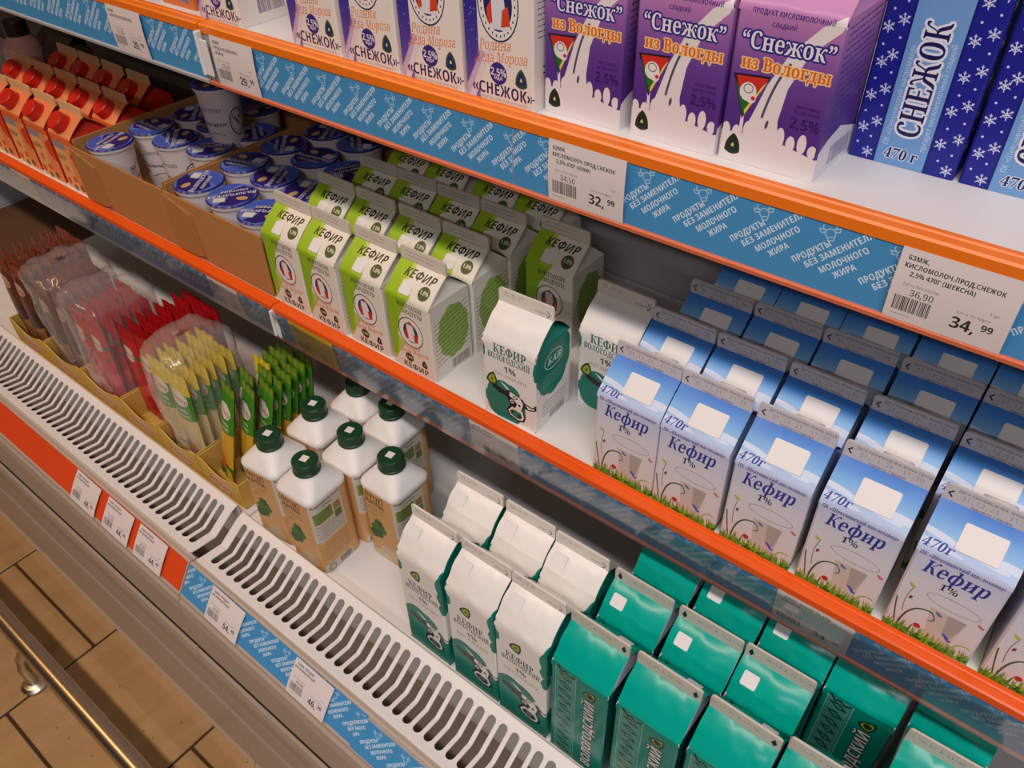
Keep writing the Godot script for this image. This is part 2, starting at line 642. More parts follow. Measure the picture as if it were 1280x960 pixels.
# screw cap standing on a slope
func slope_cap(a: Atlas, x: float, v: float, r: float, hh: float, back := false) -> SurfaceTool:
	var st := mb()
	lathe(st, [Vector2(r * 1.08, -0.002), Vector2(r * 1.08, 0.0015), Vector2(r, 0.002), Vector2(r, hh - 0.001), Vector2(r - 0.001, hh), Vector2(0.0001, hh)], 28)
	var top := Vector2(0.0012, a.h + a.rh)
	var foot := Vector2(a.d / 2, a.h)
	var p := top.lerp(foot, v)
	var ang := atan2(a.rh, a.d / 2 - 0.0012)
	var out := SurfaceTool.new()
	var tilt := (PI / 2 - (PI / 2 - ang)) * (-1.0 if back else 1.0)
	var xf := Transform3D(Basis(Vector3.RIGHT, tilt), Vector3(x, p.y, p.x * (-1.0 if back else 1.0)))
	out.append_from(st.commit(), 0, xf)
	return out

func carton_mat(a: Atlas, rough := 0.42) -> StandardMaterial3D:
	var m := mat(Color.WHITE, rough, 0.0, a.cv.tex())
	m.metallic_specular = 0.45
	return m

func build_carton(a: Atlas, rough: float, called: String, category: String, group: String, rc := 0.004, bulge := 0.001) -> Node3D:
	var ms := carton_meshes(a, rc, bulge)
	var m := carton_mat(a, rough)
	var t := Node3D.new()
	t.name = called
	t.set_meta("category", category)
	t.set_meta("group", group)
	part("body", ms[0], m, t)
	part("gable_roof", ms[1], m, t)
	part("top_seal", ms[2], m, t)
	return t

func art_green() -> Atlas:
	var a := Atlas.new(.0665, .0645, .100, .026, .0165, 5200.0, c8(226, 222, 210))
	var cv := a.cv
	var g := c8(140, 182, 30)
	var g2 := c8(172, 200, 90)
	var dk := c8(38, 58, 28)
	cv.shape([a.b(0, -.02), a.b(.55, -.02), a.b(.46, .08), a.b(.30, .26), a.b(.20, .55), a.b(.14, .86), a.b(0, .86)], g)
	cv.shape([a.b(.20, .55), a.b(.36, .62), a.b(.06, .93), a.b(0, .93), a.b(0, .86), a.b(.14, .86)], g2)
	fit_text(cv, "ВОЛОГОДСКИЕ", "serifb", 42, a.W * .58, a.X(.56), a.BY(.085), c8(36, 42, 34))
	fit_text(cv, "ПРОДУКТЫ", "serifb", 42, a.W * .46, a.X(.60), a.BY(.165), c8(36, 42, 34))
	cv.ell(a.X(.52), a.BY(.44), .285 * a.W, .205 * a.B, c8(30, 36, 70))
	cv.ell(a.X(.52), a.BY(.44), .268 * a.W, .192 * a.B, c8(232, 228, 222))
	cv.ell(a.X(.52), a.BY(.44), .17 * a.W, .135 * a.B, c8(36, 40, 86))
	cv.shape([a.b(.44, .33), a.b(.58, .33), a.b(.66, .56), a.b(.40, .56)], c8(226, 222, 222))
	cv.shape([a.b(.38, .44), a.b(.44, .40), a.b(.46, .54), a.b(.40, .55)], c8(200, 40, 36))
	cv.shape([a.b(.58, .45), a.b(.66, .44), a.b(.68, .54), a.b(.60, .56)], c8(200, 40, 36))
	cv.ell(a.X(.52), a.BY(.31), .035 * a.W, .02 * a.B, c8(200, 40, 36))
	text(cv, "Родина", "serifb", 46, a.X(.50), a.BY(.635), c8(214, 128, 84), -.12, .8, .3)
	text(cv, "Деда Мороза", "serifb", 46, a.X(.56), a.BY(.705), c8(214, 128, 84), -.12, .75, .3)
	cv.ell(a.X(.42), a.BY(.81), .095 * a.W, .06 * a.B, dk)
	text(cv, "1.0%", "sansb", 26, a.X(.42), a.BY(.81), c8(225, 225, 205), 0, .8)
	mark(cv, a.X(.77), a.BY(.82), .085 * a.W, c8(40, 60, 40), c8(26, 40, 60), c8(220, 220, 170))
	fit_text(cv, "КЕФИР", "sansb", 58, a.W * .60, a.X(.55), a.BY(.925), dk)
	# roof
	cv.rect(0, a.RY(0), a.W * .30, a.R + 4, c8(152, 190, 36))
	cv.shape([Vector2(a.X(.30), a.RY(0)), Vector2(a.X(.37), a.RY(0)), Vector2(a.X(.42), a.RY(.4)), Vector2(a.X(.30), a.RY(.6))], c8(186, 208, 96))
	cv.shape([Vector2(a.X(.30), a.RY(.62)), Vector2(a.X(.55), a.RY(.9)), Vector2(a.X(.55), a.RY(1.02)), Vector2(a.X(.3), a.RY(1.02))], c8(164, 196, 60))
	text(cv, "КЕФИР", "sansb", 78, a.X(.56), a.RY(.30), c8(34, 44, 22), 0, .88, .22)
	cv.ell(a.X(.78), a.RY(.68), .115 * a.W, .2 * a.R, c8(66, 88, 44))
	text(cv, "1.0%", "sansb", 34, a.X(.78), a.RY(.66), c8(226, 226, 206), 0, .8)
	# seal with date code
	cv.rect(0, 0, a.W, a.F, c8(214, 206, 196))
	print_rows(cv, a.X(.12), a.FY(.3), a.W * .6, 2, a.F * .25, 3, c8(130, 120, 116))
	print_rows(cv, a.X(.04), a.FY(.93), a.W * .8, 1, 9, 6, c8(40, 36, 32))
	# side
	cv.blob(a.S_(.55), a.BY(.46), a.S * .36, a.B * .33, c8(142, 178, 84), 9, .08)
	print_rows(cv, a.S_(.10), a.BY(.26), a.S * .84, 11, a.B * .056, 4.5, c8(52, 66, 40), -.20)
	barcode(cv, a.S_(.45), a.BY(.84), a.S * .46, a.B * .13, c8(40, 40, 60))
	cv.ell(a.S_(.30), a.RY(.62), a.S * .05, a.R * .1, c8(46, 50, 140))
	print_rows(cv, a.S_(.36), a.RY(.66), a.S * .2, 1, 8, 5, c8(46, 50, 140), -.3)
	return a

func art_blue() -> Atlas:
	var a := Atlas.new(.0665, .0645, .100, .026, .0165, 5200.0, c8(222, 219, 226))
	var cv := a.cv
	cv.grad(0, a.BY(0), a.W, a.B, [c8(196, 204, 232), c8(218, 217, 228), c8(224, 218, 220), c8(214, 206, 204)])
	var ink := c8(40, 52, 150)
	fit_text(cv, "ПК «Шекснинский маслозавод»", "serifb", 27, a.W * .90, a.X(.5), a.BY(.04), ink, 0, .2)
	fit_text(cv, "Кефир", "serifb", 104, a.W * .70, a.X(.50), a.BY(.155), ink, 0, .18)
	text(cv, "1%", "serifb", 54, a.X(.48), a.BY(.30), c8(40, 40, 70), 0, .9, .1)
	cv.ring(a.X(.60), a.BY(.45), .30 * a.W, .065 * a.B, 2.5, c8(120, 112, 116), .04)
	cv.shape([a.b(.40, .56), a.b(.80, .56), a.b(.73, .93), a.b(.46, .93)], c8(206, 192, 184))
	cv.shape([a.b(.60, .57), a.b(.80, .56), a.b(.73, .80), a.b(.62, .80)], c8(176, 166, 160))
	var stem := c8(74, 88, 60)
	cv.curve(a.b(.16, .92), a.b(.18, .60), a.b(.44, .62), 8, stem)
	cv.curve(a.b(.44, .62), a.b(.54, .70), a.b(.44, .72), 5, stem)
	cv.curve(a.b(.12, .92), a.b(.05, .70), a.b(.04, .62), 6, stem)
	cv.curve(a.b(.15, .75), a.b(.10, .58), a.b(.16, .44), 3, c8(110, 84, 84))
	cv.ell(a.X(.17), a.BY(.56), 6, 12, c8(130, 50, 60), .3)
	cv.ell(a.X(.36), a.BY(.84), 14, 15, c8(190, 40, 44))
	cv.curve(a.b(.76, .95), a.b(.80, .78), a.b(.95, .82), 6, c8(140, 170, 60))
	for bf in [[.12, .42, c8(176, 196, 60)], [.92, .52, c8(214, 104, 124)], [.50, .60, c8(92, 110, 186)], [.66, .80, c8(60, 90, 186)], [.70, .83, c8(60, 90, 186)]]:
		cv.ell(a.X(bf[0]), a.BY(bf[1]), 13, 7, bf[2], .7)
		cv.ell(a.X(bf[0]) + 9, a.BY(bf[1]) + 6, 9, 6, bf[2], -.3)
	for i in 150:
		var x := rng.randf() * a.W
		var hh := rng.randf_range(.05, .15) * a.B * (1.25 - .5 * absf(x / a.W - .35))
		var k := rng.randf()
		var c := c8(58, 112, 32).lerp(c8(150, 186, 70), k)
		cv.shape([Vector2(x - 6, a.BY(1.0)), Vector2(x + 6, a.BY(1.0)), Vector2(x + rng.randf_range(-14, 14), a.BY(1.0) - hh)], c)
	for i in 40:
		var x := rng.randf() * a.W
		cv.ell(x, a.BY(rng.randf_range(.93, 1.0)), rng.randf_range(4, 12), rng.randf_range(4, 9), c8(40, 84, 26).lerp(c8(120, 164, 50), rng.randf()))
	# roof: printed sky
	cv.grad(0, a.RY(0), a.W, a.R + 6, [c8(48, 110, 200), c8(64, 136, 214), c8(112, 172, 228), c8(168, 200, 236), c8(190, 204, 234)])
	for cl in [[.10, .66, .22, .06], [.30, .72, .22, .05], [.92, .72, .2, .08], [.72, .80, .2, .05], [.16, .86, .3, .05]]:
		cv.ell(a.X(cl[0]), a.RY(cl[1]), a.W * cl[2], a.R * cl[3], c8(206, 220, 242), .1)
	text(cv, "470г", "serifb", 54, a.X(.19), a.RY(.86), ink, 0, .95, .25)
	cv.rect(0, 0, a.W, a.F, c8(206, 203, 206))
	cv.line([Vector2(a.X(.10), a.FY(.35)), Vector2(a.X(.06), a.FY(.5)), Vector2(a.X(.10), a.FY(.68))], 6, c8(30, 30, 34))
	text(cv, "Дата производства, конец срока", "sans", 20, a.X(.56), a.FY(.20), c8(92, 90, 92), 0, .95)
	text(cv, "31.12.21  11:30", "mono", 28, a.X(.55), a.FY(.52), c8(150, 148, 150), 0, 1.0)
	text(cv, "годности / партия", "sans", 18, a.X(.52), a.FY(.83), c8(92, 90, 92), 0, .95)
	# side
	cv.grad(a.S_(0), a.BY(0), a.S, a.B, [c8(196, 204, 232), c8(218, 217, 228), c8(214, 206, 204)])
	cv.rect(a.S_(0), a.RY(0), a.S, a.R, c8(120, 150, 200))
	print_rows(cv, a.S_(.1), a.RY(.3), a.S * .8, 4, a.R * .16, 8, c8(40, 52, 96))
	print_rows(cv, a.S_(.1), a.BY(.08), a.S * .8, 18, a.B * .04, 4, c8(70, 76, 130))
	cv.rect(a.S_(0), a.BY(.92), a.S, a.B * .08, c8(96, 140, 56))
	return a

func art_cow(tall: bool) -> Atlas:
	var a: Atlas = Atlas.new(.0665, .0655, .171, .030, .018, 3800.0, c8(232, 230, 224)) if tall else Atlas.new(.0665, .0645, .100, .026, .0165, 5200.0, c8(232, 230, 226))
	var cv := a.cv
	var teal := c8(8, 122, 106)
	var ink := c8(18, 96, 84)
	var q := .73 if tall else 1.0
	if tall:
		mark(cv, a.X(.42), a.BY(.15), .15 * a.W, c8(24, 40, 24), c8(150, 178, 40), c8(24, 40, 24), .5)
		fit_text(cv, "КЕФИР", "serifb", 50, a.W * .56, a.X(.48), a.BY(.27), c8(50, 62, 62))
		fit_text(cv, "ВОЛОГОДСКИЙ", "serifb", 38, a.W * .76, a.X(.5), a.BY(.325), c8(50, 62, 62))
		text(cv, "1%", "sansb", 40, a.X(.5), a.BY(.395), c8(60, 66, 66))
		text(cv, "ГОСТ 31454-2012", "sans", 22, a.X(.5), a.BY(.45), c8(90, 92, 92))
		cv.blob(a.X(.36), a.BY(.84), a.W * .62, a.B * .30, teal, 9, .05)
		cow_head(cv, a.X(.58), a.BY(.70), a.W * .66, c8(28, 20, 24), c8(228, 224, 218), c8(92, 108, 98))
		for k in [[-.02, .14], [1.0, .22], [1.02, .34], [0.0, .9]]:
			cv.blob(a.X(k[0]), a.BY(k[1]), a.W * .11, a.B * .06, teal, 7, .12)
	else:
		fit_text(cv, "КЕФИР", "serifb", 76, a.W * .62, a.X(.52), a.BY(.08), ink)
		fit_text(cv, "ВОЛОГОДСКИЙ", "serifb", 54, a.W * .80, a.X(.50), a.BY(.185), ink)
		text(cv, "1%", "sansb", 56, a.X(.52), a.BY(.31), c8(60, 66, 66))
		text(cv, "ГОСТ 31454-2012", "sans", 28, a.X(.52), a.BY(.40), c8(90, 92, 92))
		cv.blob(a.X(.42), a.BY(.76), a.W * .38, a.B * .27, teal, 9, .06)
		mark(cv, a.X(.17), a.BY(.51), .14 * a.W, c8(40, 60, 28), c8(150, 178, 40), c8(40, 60, 28), .2)
		cow_head(cv, a.X(.56), a.BY(.67), a.W * .54, c8(22, 22, 24), c8(232, 230, 226), teal)
		cv.blob(a.X(-.02), a.BY(.16), a.W * .07, a.B * .10, teal, 7, .12)
		cv.blob(a.X(1.03), a.BY(.20), a.W * .07, a.B * .12, teal, 7, .12)
	# roof and seal stay white; date code and open-here arrow
	cv.rect(0, 0, a.W, a.F, c8(224, 218, 210))
	text(cv, "23.12.21", "mono", 26 * q, a.X(.28), a.FY(.32), c8(140, 132, 128))
	text(cv, "открыть", "sans", 20 * q, a.X(.78), a.FY(.62), c8(120, 114, 112))
	cv.line([Vector2(a.X(.88), a.FY(.4)), Vector2(a.X(.93), a.FY(.65)), Vector2(a.X(.88), a.FY(.85))], 5 * q, c8(70, 66, 66))
	# sides
	cv.rect(a.S_(0), a.RY(0), a.S, a.R, teal)
	if tall:
		cv.blob(a.S_(.5), a.BY(.10), a.S * .60, a.B * .24, teal, 9, .05)
		cv.blob(a.S_(.5), a.BY(.9), a.S * .60, a.B * .26, teal, 9, .05)
	else:
		cv.blob(a.S_(.48), a.BY(.22), a.S * .46, a.B * .40, teal, 10, .06)
	text(cv, "БАВ", "serifb", 60 * q, a.S_(.52), a.BY(.2), c8(226, 236, 232), 0, 1, .2)
	cv.ring(a.S_(.5), a.BY(.2), a.S * .25, a.B * .11, 5, c8(226, 236, 232))
	print_rows(cv, a.S_(.22), a.BY(.36), a.S * .5, 6, a.B * .028, 3, c8(150, 196, 186))
	print_rows(cv, a.S_(.2), a.BY(.70), a.S * .66, 7, a.B * .028, 4, c8(90, 92, 92))
	barcode(cv, a.S_(.40), a.BY(.88), a.S * .42, a.B * .09, c8(50, 50, 56))
	return a

func art_teal() -> Atlas:
	var base := c8(0, 128, 112)
	var a := Atlas.new(.0665, .0655, .171, .030, .018, 3800.0, base)
	var cv := a.cv
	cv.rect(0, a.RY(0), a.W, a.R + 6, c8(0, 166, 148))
	var pat := c8(70, 140, 122)
	cv.rect(a.X(.10), a.BY(.03), a.W * .33, a.B, pat)
	cv.rect(a.X(.085), a.BY(.03), 3, a.B, c8(130, 180, 164))
	cv.rect(a.X(.445), a.BY(.03), 3, a.B, c8(130, 180, 164))
	for i in 260:
		cv.rect(a.X(rng.randf_range(.11, .42)), a.BY(rng.randf_range(.04, 1)), 2, 2, c8(20, 92, 80))
	for i in 12:
		var y := a.BY(.09 + .085 * i)
		for k in [[1.0, c8(10, 74, 64)], [.45, c8(96, 160, 142)], [.22, c8(10, 74, 64)]]:
			var s: float = k[0]
			cv.shape([Vector2(a.X(.265) - .14 * a.W * s, y - 13 * s), Vector2(a.X(.265), y - 20 * s), Vector2(a.X(.265) + .14 * a.W * s, y + 13 * s), Vector2(a.X(.265), y + 20 * s)], k[1])
	cv.line([Vector2(a.X(.12), a.BY(.02)), Vector2(a.X(.20), a.BY(.05)), Vector2(a.X(.26), a.BY(.035)), Vector2(a.X(.34), a.BY(.06)), Vector2(a.X(.42), a.BY(.04))], 9, c8(10, 62, 54))
	mark(cv, a.X(.70), a.BY(.115), .15 * a.W, c8(26, 56, 30), c8(150, 168, 60), c8(26, 56, 30), .6)
	cv.ell(a.X(.70), a.BY(.115), .06 * a.W, .025 * a.B, c8(20, 50, 26))
	text(cv, "ВОЛОГОДСКИЙ", "sansb", 62, a.X(.70), a.BY(.56), c8(222, 214, 214), -PI / 2, 1.06, 0, 4, c8(14, 50, 44))
	cv.rect(0, 0, a.W, a.F, c8(204, 197, 186))
	text(cv, "23.12.21 А 11:40", "mono", 18, a.X(.35), a.FY(.42), c8(132, 126, 118))
	cv.shape([Vector2(a.X(.90), a.FY(.25)), Vector2(a.X(.94), a.FY(.55)), Vector2(a.X(.90), a.FY(.8)), Vector2(a.X(.86), a.FY(.55))], c8(24, 34, 40))
	# sides: raw white board where the gussets fold, teal below
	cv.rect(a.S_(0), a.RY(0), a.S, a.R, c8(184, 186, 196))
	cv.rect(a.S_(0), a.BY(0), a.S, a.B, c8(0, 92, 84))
	print_rows(cv, a.S_(.15), a.BY(.2), a.S * .7, 16, a.B * .035, 3, c8(90, 160, 146))
	barcode(cv, a.S_(.3), a.BY(.84), a.S * .45, a.B * .1, c8(214, 214, 214))
	return a

func art_snow_white() -> Atlas:
	var a := Atlas.new(.0675, .0645, .100, .026, .0165, 5200.0, c8(232, 226, 218))
	var cv := a.cv
	cv.grad(0, a.RY(0), a.W * .24, a.R, [c8(46, 46, 140), c8(44, 42, 138)])
	cv.grad(0, a.BY(0), a.W * .22, a.B, [c8(44, 42, 138), c8(52, 48, 146), c8(84, 64, 160), c8(134, 104, 180)])
	cv.shape([a.b(.22, 0), a.b(.40, .0), a.b(.22, .2)], c8(44, 42, 138))
	cv.shape([a.b(.22, .62), a.b(.32, .62), a.b(.04, 1), a.b(0, 1), a.b(0, .93), a.b(.22, .66)], c8(202, 178, 208))
	cv.shape([a.b(.22, .66), a.b(0, .93), a.b(.02, .93), a.b(.22, .7)], c8(202, 178, 208))
	cv.shape([a.b(.32, .62), a.b(.40, .62), a.b(.14, 1), a.b(.04, 1)], c8(226, 216, 220))
	for i in 26:
		cv.ell(a.X(rng.randf() * .2), a.BY(rng.randf() * .8), 3, 3, c8(150, 150, 210))
	cv.ell(a.X(.52), a.BY(.26), .29 * a.W, .27 * a.B, c8(34, 36, 84))
	cv.ell(a.X(.52), a.BY(.26), .275 * a.W, .257 * a.B, c8(234, 230, 226))
	cv.ell(a.X(.52), a.BY(.26), .20 * a.W, .195 * a.B, c8(40, 40, 104))
	for i in 26:
		var g := TAU * i / 26
		var px := a.X(.52) + cos(g) * .238 * a.W
		var py := a.BY(.26) + sin(g) * .226 * a.B
		cv.rect(px - 3, py - 5, 6, 10, c8(60, 60, 96))
	cv.shape([a.b(.45, .10), a.b(.58, .10), a.b(.66, .44), a.b(.40, .44)], c8(222, 222, 232))
	cv.shape([a.b(.36, .30), a.b(.43, .24), a.b(.44, .40), a.b(.37, .40)], c8(206, 74, 44))
	cv.shape([a.b(.58, .30), a.b(.66, .26), a.b(.69, .40), a.b(.56, .42)], c8(206, 74, 44))
	text(cv, "Родина", "serif", 56, a.X(.47), a.BY(.555), c8(216, 120, 70), -.1, .8, .3)
	text(cv, "Деда Мороза", "serif", 56, a.X(.55), a.BY(.64), c8(216, 120, 70), -.1, .76, .3)
	cv.ell(a.X(.50), a.BY(.765), .125 * a.W, .085 * a.B, c8(58, 44, 130))
	text(cv, "2.5%", "sansb", 42, a.X(.5), a.BY(.755), c8(232, 228, 230), 0, .86)
	text(cv, "МДЖ", "sansb", 18, a.X(.5), a.BY(.80), c8(232, 228, 230))
	mark(cv, a.X(.83), a.BY(.775), .115 * a.W, c8(50, 84, 60), c8(34, 50, 100), c8(206, 214, 150))
	text(cv, "«СНЕЖОК»", "sansb", 66, a.X(.55), a.BY(.895), c8(46, 40, 96), 0, .9)
	text(cv, "напиток кисломолочный", "sans", 24, a.X(.55), a.BY(.965), c8(170, 160, 150), 0, .9)
	cv.rect(0, 0, a.W, a.F, c8(214, 208, 200))
	print_rows(cv, a.S_(.10), a.BY(.18), a.S * .8, 8, a.B * .04, 4, c8(90, 84, 120))
	print_rows(cv, a.S_(.20), a.BY(.68), a.S * .7, 2, a.B * .05, 6, c8(60, 52, 110))
	barcode(cv, a.S_(.38), a.BY(.76), a.S * .5, a.B * .15, c8(62, 56, 110))
	return a

func art_purple() -> Atlas:
	var a := Atlas.new(.0680, .0645, .100, .026, .0165, 6000.0, c8(228, 224, 224))
	var cv := a.cv
	cv.grad(0, a.RY(0), a.W + a.S, a.R, [c8(216, 160, 196), c8(200, 140, 190)])
	cv.grad(0, a.BY(0), a.W + a.S, a.B * .86, [c8(196, 136, 188), c8(150, 100, 172), c8(104, 66, 150), c8(86, 50, 138), c8(80, 46, 130)])
	var milk := c8(228, 224, 226)
	# pouring stream and splash
	cv.shape([a.b(.98, -.02), a.b(1, .05), a.b(.74, .22), a.b(.60, .45), a.b(.56, .66), a.b(.60, .82), a.b(.22, .82), a.b(.32, .62), a.b(.40, .45), a.b(.56, .24), a.b(.80, .06)], milk)
	cv.curve(a.b(.58, .30), a.b(.46, .42), a.b(.40, .66), 10, c8(84, 72, 110))
	cv.ell(a.X(.46), a.BY(.70), 6, 18, c8(84, 72, 110), .15)
	cv.line([a.b(.20, .62), a.b(.21, .8)], 14, milk)
	for i in 9:
		var u := (i + .5) / 9.0
		var hh := [.05, .045, .09, .02, .03, .10, .06, .09, .03][i] as float
		cv.ell(a.X(u), a.BY(.82 - hh * .55), a.W * .045, a.B * (.03 + hh * .4), milk)
	cv.shape([a.b(0, .80), a.b(.2, .80), a.b(.5, .78), a.b(.78, .82), a.b(1, .85), a.b(1, 1), a.b(0, 1)], milk)
	text(cv, "ПРОДУКТ КИСЛОМОЛОЧНЫЙ", "sansb", 24, a.X(.52), a.BY(.03), c8(58, 40, 120), 0, .9)
	text(cv, "СЛАДКИЙ", "sansb", 22, a.X(.46), a.BY(.095), c8(58, 40, 120), 0, .9)
	text(cv, "“Снежок”", "serifb", 88, a.X(.52), a.BY(.20), c8(232, 228, 236), 0, .82, 0, 7, c8(44, 42, 130))
	text(cv, "из Вологды", "serifb", 66, a.X(.54), a.BY(.335), c8(222, 104, 30), 0, .88, 0, 5, c8(240, 210, 150))
	cv.shape([a.b(.05, .42), a.b(.42, .40), a.b(.20, .70)], c8(30, 30, 36))
	cv.shape([a.b(.08, .43), a.b(.40, .415), a.b(.34, .50), a.b(.13, .51)], c8(206, 50, 44))
	cv.shape([a.b(.07, .45), a.b(.14, .52), a.b(.20, .68)], c8(40, 110, 50))
	cv.shape([a.b(.14, .51), a.b(.34, .50), a.b(.205, .68)], c8(40, 110, 50))
	cv.shape([a.b(.35, .47), a.b(.40, .43), a.b(.22, .67), a.b(.21, .64)], c8(226, 206, 90))
	cv.ell(a.X(.22), a.BY(.52), a.W * .085, a.B * .06, c8(232, 228, 226))
	cv.ell(a.X(.26), a.BY(.555), a.W * .05, a.B * .035, c8(232, 228, 226))
	cv.ell(a.X(.28), a.BY(.555), a.W * .022, a.B * .014, c8(206, 50, 60))
	cv.ring(a.X(.22), a.BY(.50), a.W * .05, a.B * .03, 3, c8(60, 60, 66))
	text(cv, "МАССОВАЯ", "sansb", 17, a.X(.82), a.BY(.54), c8(50, 26, 96))
	text(cv, "ДОЛЯ ЖИРА", "sansb", 17, a.X(.82), a.BY(.575), c8(50, 26, 96))
	text(cv, "2,5%", "sansb", 58, a.X(.82), a.BY(.645), c8(50, 26, 96), 0, .9)
	mark(cv, a.X(.15), a.BY(.89), .11 * a.W, c8(20, 52, 36), c8(16, 40, 34), c8(206, 206, 110))
	cv.rect(0, 0, a.W, a.F, c8(214, 190, 206))
	# side
	cv.shape([a.s(0, .82), a.s(.2, .76), a.s(.5, .72), a.s(.8, .78), a.s(1, .82), a.s(1, 1), a.s(0, 1)], milk)
	print_rows(cv, a.S_(.12), a.BY(.06), a.S * .75, 14, a.B * .043, 5, c8(58, 36, 104), -.06)
	barcode(cv, a.S_(.35), a.BY(.83), a.S * .5, a.B * .13, c8(80, 56, 130))
	return a

func art_snow_blue() -> Atlas:
	var navy := c8(28, 34, 142)
	var a := Atlas.new(.0690, .0645, .112, .026, .0165, 5200.0, navy)
	var cv := a.cv
	cv.rect(a.X(.26), a.RY(0), a.W * .46, a.R + a.B, c8(112, 160, 214))
	cv.rect(a.X(.245), a.RY(0), 6, a.R + a.B, c8(18, 24, 104))
	cv.rect(a.X(.72), a.RY(0), 6, a.R + a.B, c8(18, 24, 104))
	fit_text(cv, "СНЕЖОК", "serifb", 106, a.B * .64, a.X(.49), a.BY(.50), c8(30, 26, 86), -PI / 2, 0, 8, c8(226, 230, 240))
	text(cv, "ПК «Шекснинский маслозавод»", "sans", 25, a.X(.325), a.BY(.60), c8(196, 214, 238), -PI / 2, .9)
	text(cv, "продукт кисломолочный сладкий", "sans", 25, a.X(.66), a.BY(.58), c8(196, 214, 238), -PI / 2, .9)
	text(cv, "470 г", "serifb", 50, a.X(.49), a.BY(.925), c8(26, 26, 80), 0, .9, .1, 3, c8(214, 224, 240))
	var fl := c8(206, 214, 240)
	for side in [[.02, .24, 1], [.75, .99, 1], [0, 1, 2]]:
		for j in 14:
			for i in (2 if side[2] == 1 else 4):
				var x: float
				if side[2] == 1:
					x = a.X(lerpf(side[0], side[1], (i + .5) / 2.0)) + rng.randf_range(-6, 6)
				else:
					x = a.S_((i + .5) / 4.0) + rng.randf_range(-8, 8)
				var y := a.RY(0) + (j + .5 + .5 * (i % 2)) * (a.R + a.B) / 14.5
				if (i + j) % 2 == 0:
					for k in 3:
						var dv := Vector2.from_angle(PI * k / 3 + .4) * 19
						cv.line([Vector2(x, y) - dv, Vector2(x, y) + dv], 3.5, fl)
						for sg in [-1.0, 1.0]:
							var tip: Vector2 = Vector2(x, y) + dv * sg * .62
							cv.line([tip - dv.rotated(.9) * .28, tip, tip - dv.rotated(-.9) * .28], 2.5, fl)
				else:
					cv.ell(x, y, 4, 4, fl)
	cv.rect(0, 0, a.W, a.F, c8(176, 190, 216))
	return a

func art_orange() -> Atlas:
	var a := Atlas.new(.0665, .0645, .094, .025, .015, 4200.0, c8(234, 150, 88))
	var cv := a.cv
	cv.grad(0, a.RY(0), a.W, a.R + 5, [c8(228, 132, 80), c8(236, 156, 100)])
	cv.rect(0, a.BY(0), a.W, a.B * .14, c8(226, 112, 58))
	cv.rect(a.X(.0), a.BY(.14), a.W * .62, a.B * .12, c8(150, 150, 160))
	cv.rect(a.X(.0), a.BY(.26), a.W * .60, a.B * .74, c8(238, 182, 120))
	text(cv, "НИИ", "sansb", 58, a.X(.26), a.BY(.42), c8(110, 66, 26), 0, .8)
	for k in [[.3, .62, c8(224, 120, 40)], [.5, .78, c8(216, 96, 36)], [.16, .86, c8(196, 104, 40)], [.72, .9, c8(100, 96, 44)], [.4, .95, c8(120, 104, 44)]]:
		cv.ell(a.X(k[0]), a.BY(k[1]), 26, 24, k[2])
	cv.shape([a.b(.72, .3), a.b(1, .2), a.b(1, .6), a.b(.8, .5)], c8(214, 70, 36))
	cv.rect(0, 0, a.W, a.F, c8(226, 190, 140))
	print_rows(cv, a.X(.15), a.FY(.4), a.W * .6, 2, a.F * .3, 2, c8(190, 150, 106))
	cv.rect(a.S_(0), a.RY(0), a.S, a.R + a.B, c8(196, 44, 24))
	cv.ell(a.S_(.5), a.BY(.4), a.S * .3, a.B * .2, c8(172, 34, 22))
	print_rows(cv, a.S_(.2), a.BY(.62), a.S * .6, 6, a.B * .05, 4, c8(226, 150, 110))
	return a

# ---------------------------------------------------------------- cabinet
func blue_strip_tex() -> ImageTexture:
	var W := 374
	var H := 420
	var cv := Cv.new(W, H, c8(66, 144, 198))
	var wht := c8(214, 230, 242)
	var ang := -0.76
	for k in [-2, -1, 0, 1]:
		var ox: float = W * k
		fit_text(cv, "ПРОДУКТЫ", "sansb", 52, 247, 191 + ox, 203, wht, ang)
		fit_text(cv, "БЕЗ ЗАМЕНИТЕЛЯ", "sansb", 52, 420, 327 + ox, 150, wht, ang)
		fit_text(cv, "МОЛОЧНОГО", "sansb", 52, 300, 368 + ox, 196, wht, ang)
		fit_text(cv, "ЖИРА", "sansb", 52, 136, 388 + ox, 254, wht, ang)
		var c := Vector2(266 + ox, 62)
		for q in [[[-40, -28], [-24, -12], [-30, 10], [-14, 52], [14, 52], [30, 10], [24, -12], [40, -28]], [[-24, -12], [-62, -24], [-54, 2], [-28, 0]], [[24, -12], [62, -24], [54, 2], [28, 0]], [[-40, -28], [-34, -46]], [[40, -28], [34, -46]], [[-24, -12], [0, -22], [24, -12]], [[-14, 30], [14, 30]]]:
			var pts := []
			for p in q:
				pts.append(c + Vector2(p[0], p[1]).rotated(-.3) * .92)
			cv.line(pts, 6, c8(170, 206, 230))
	return cv.tex()

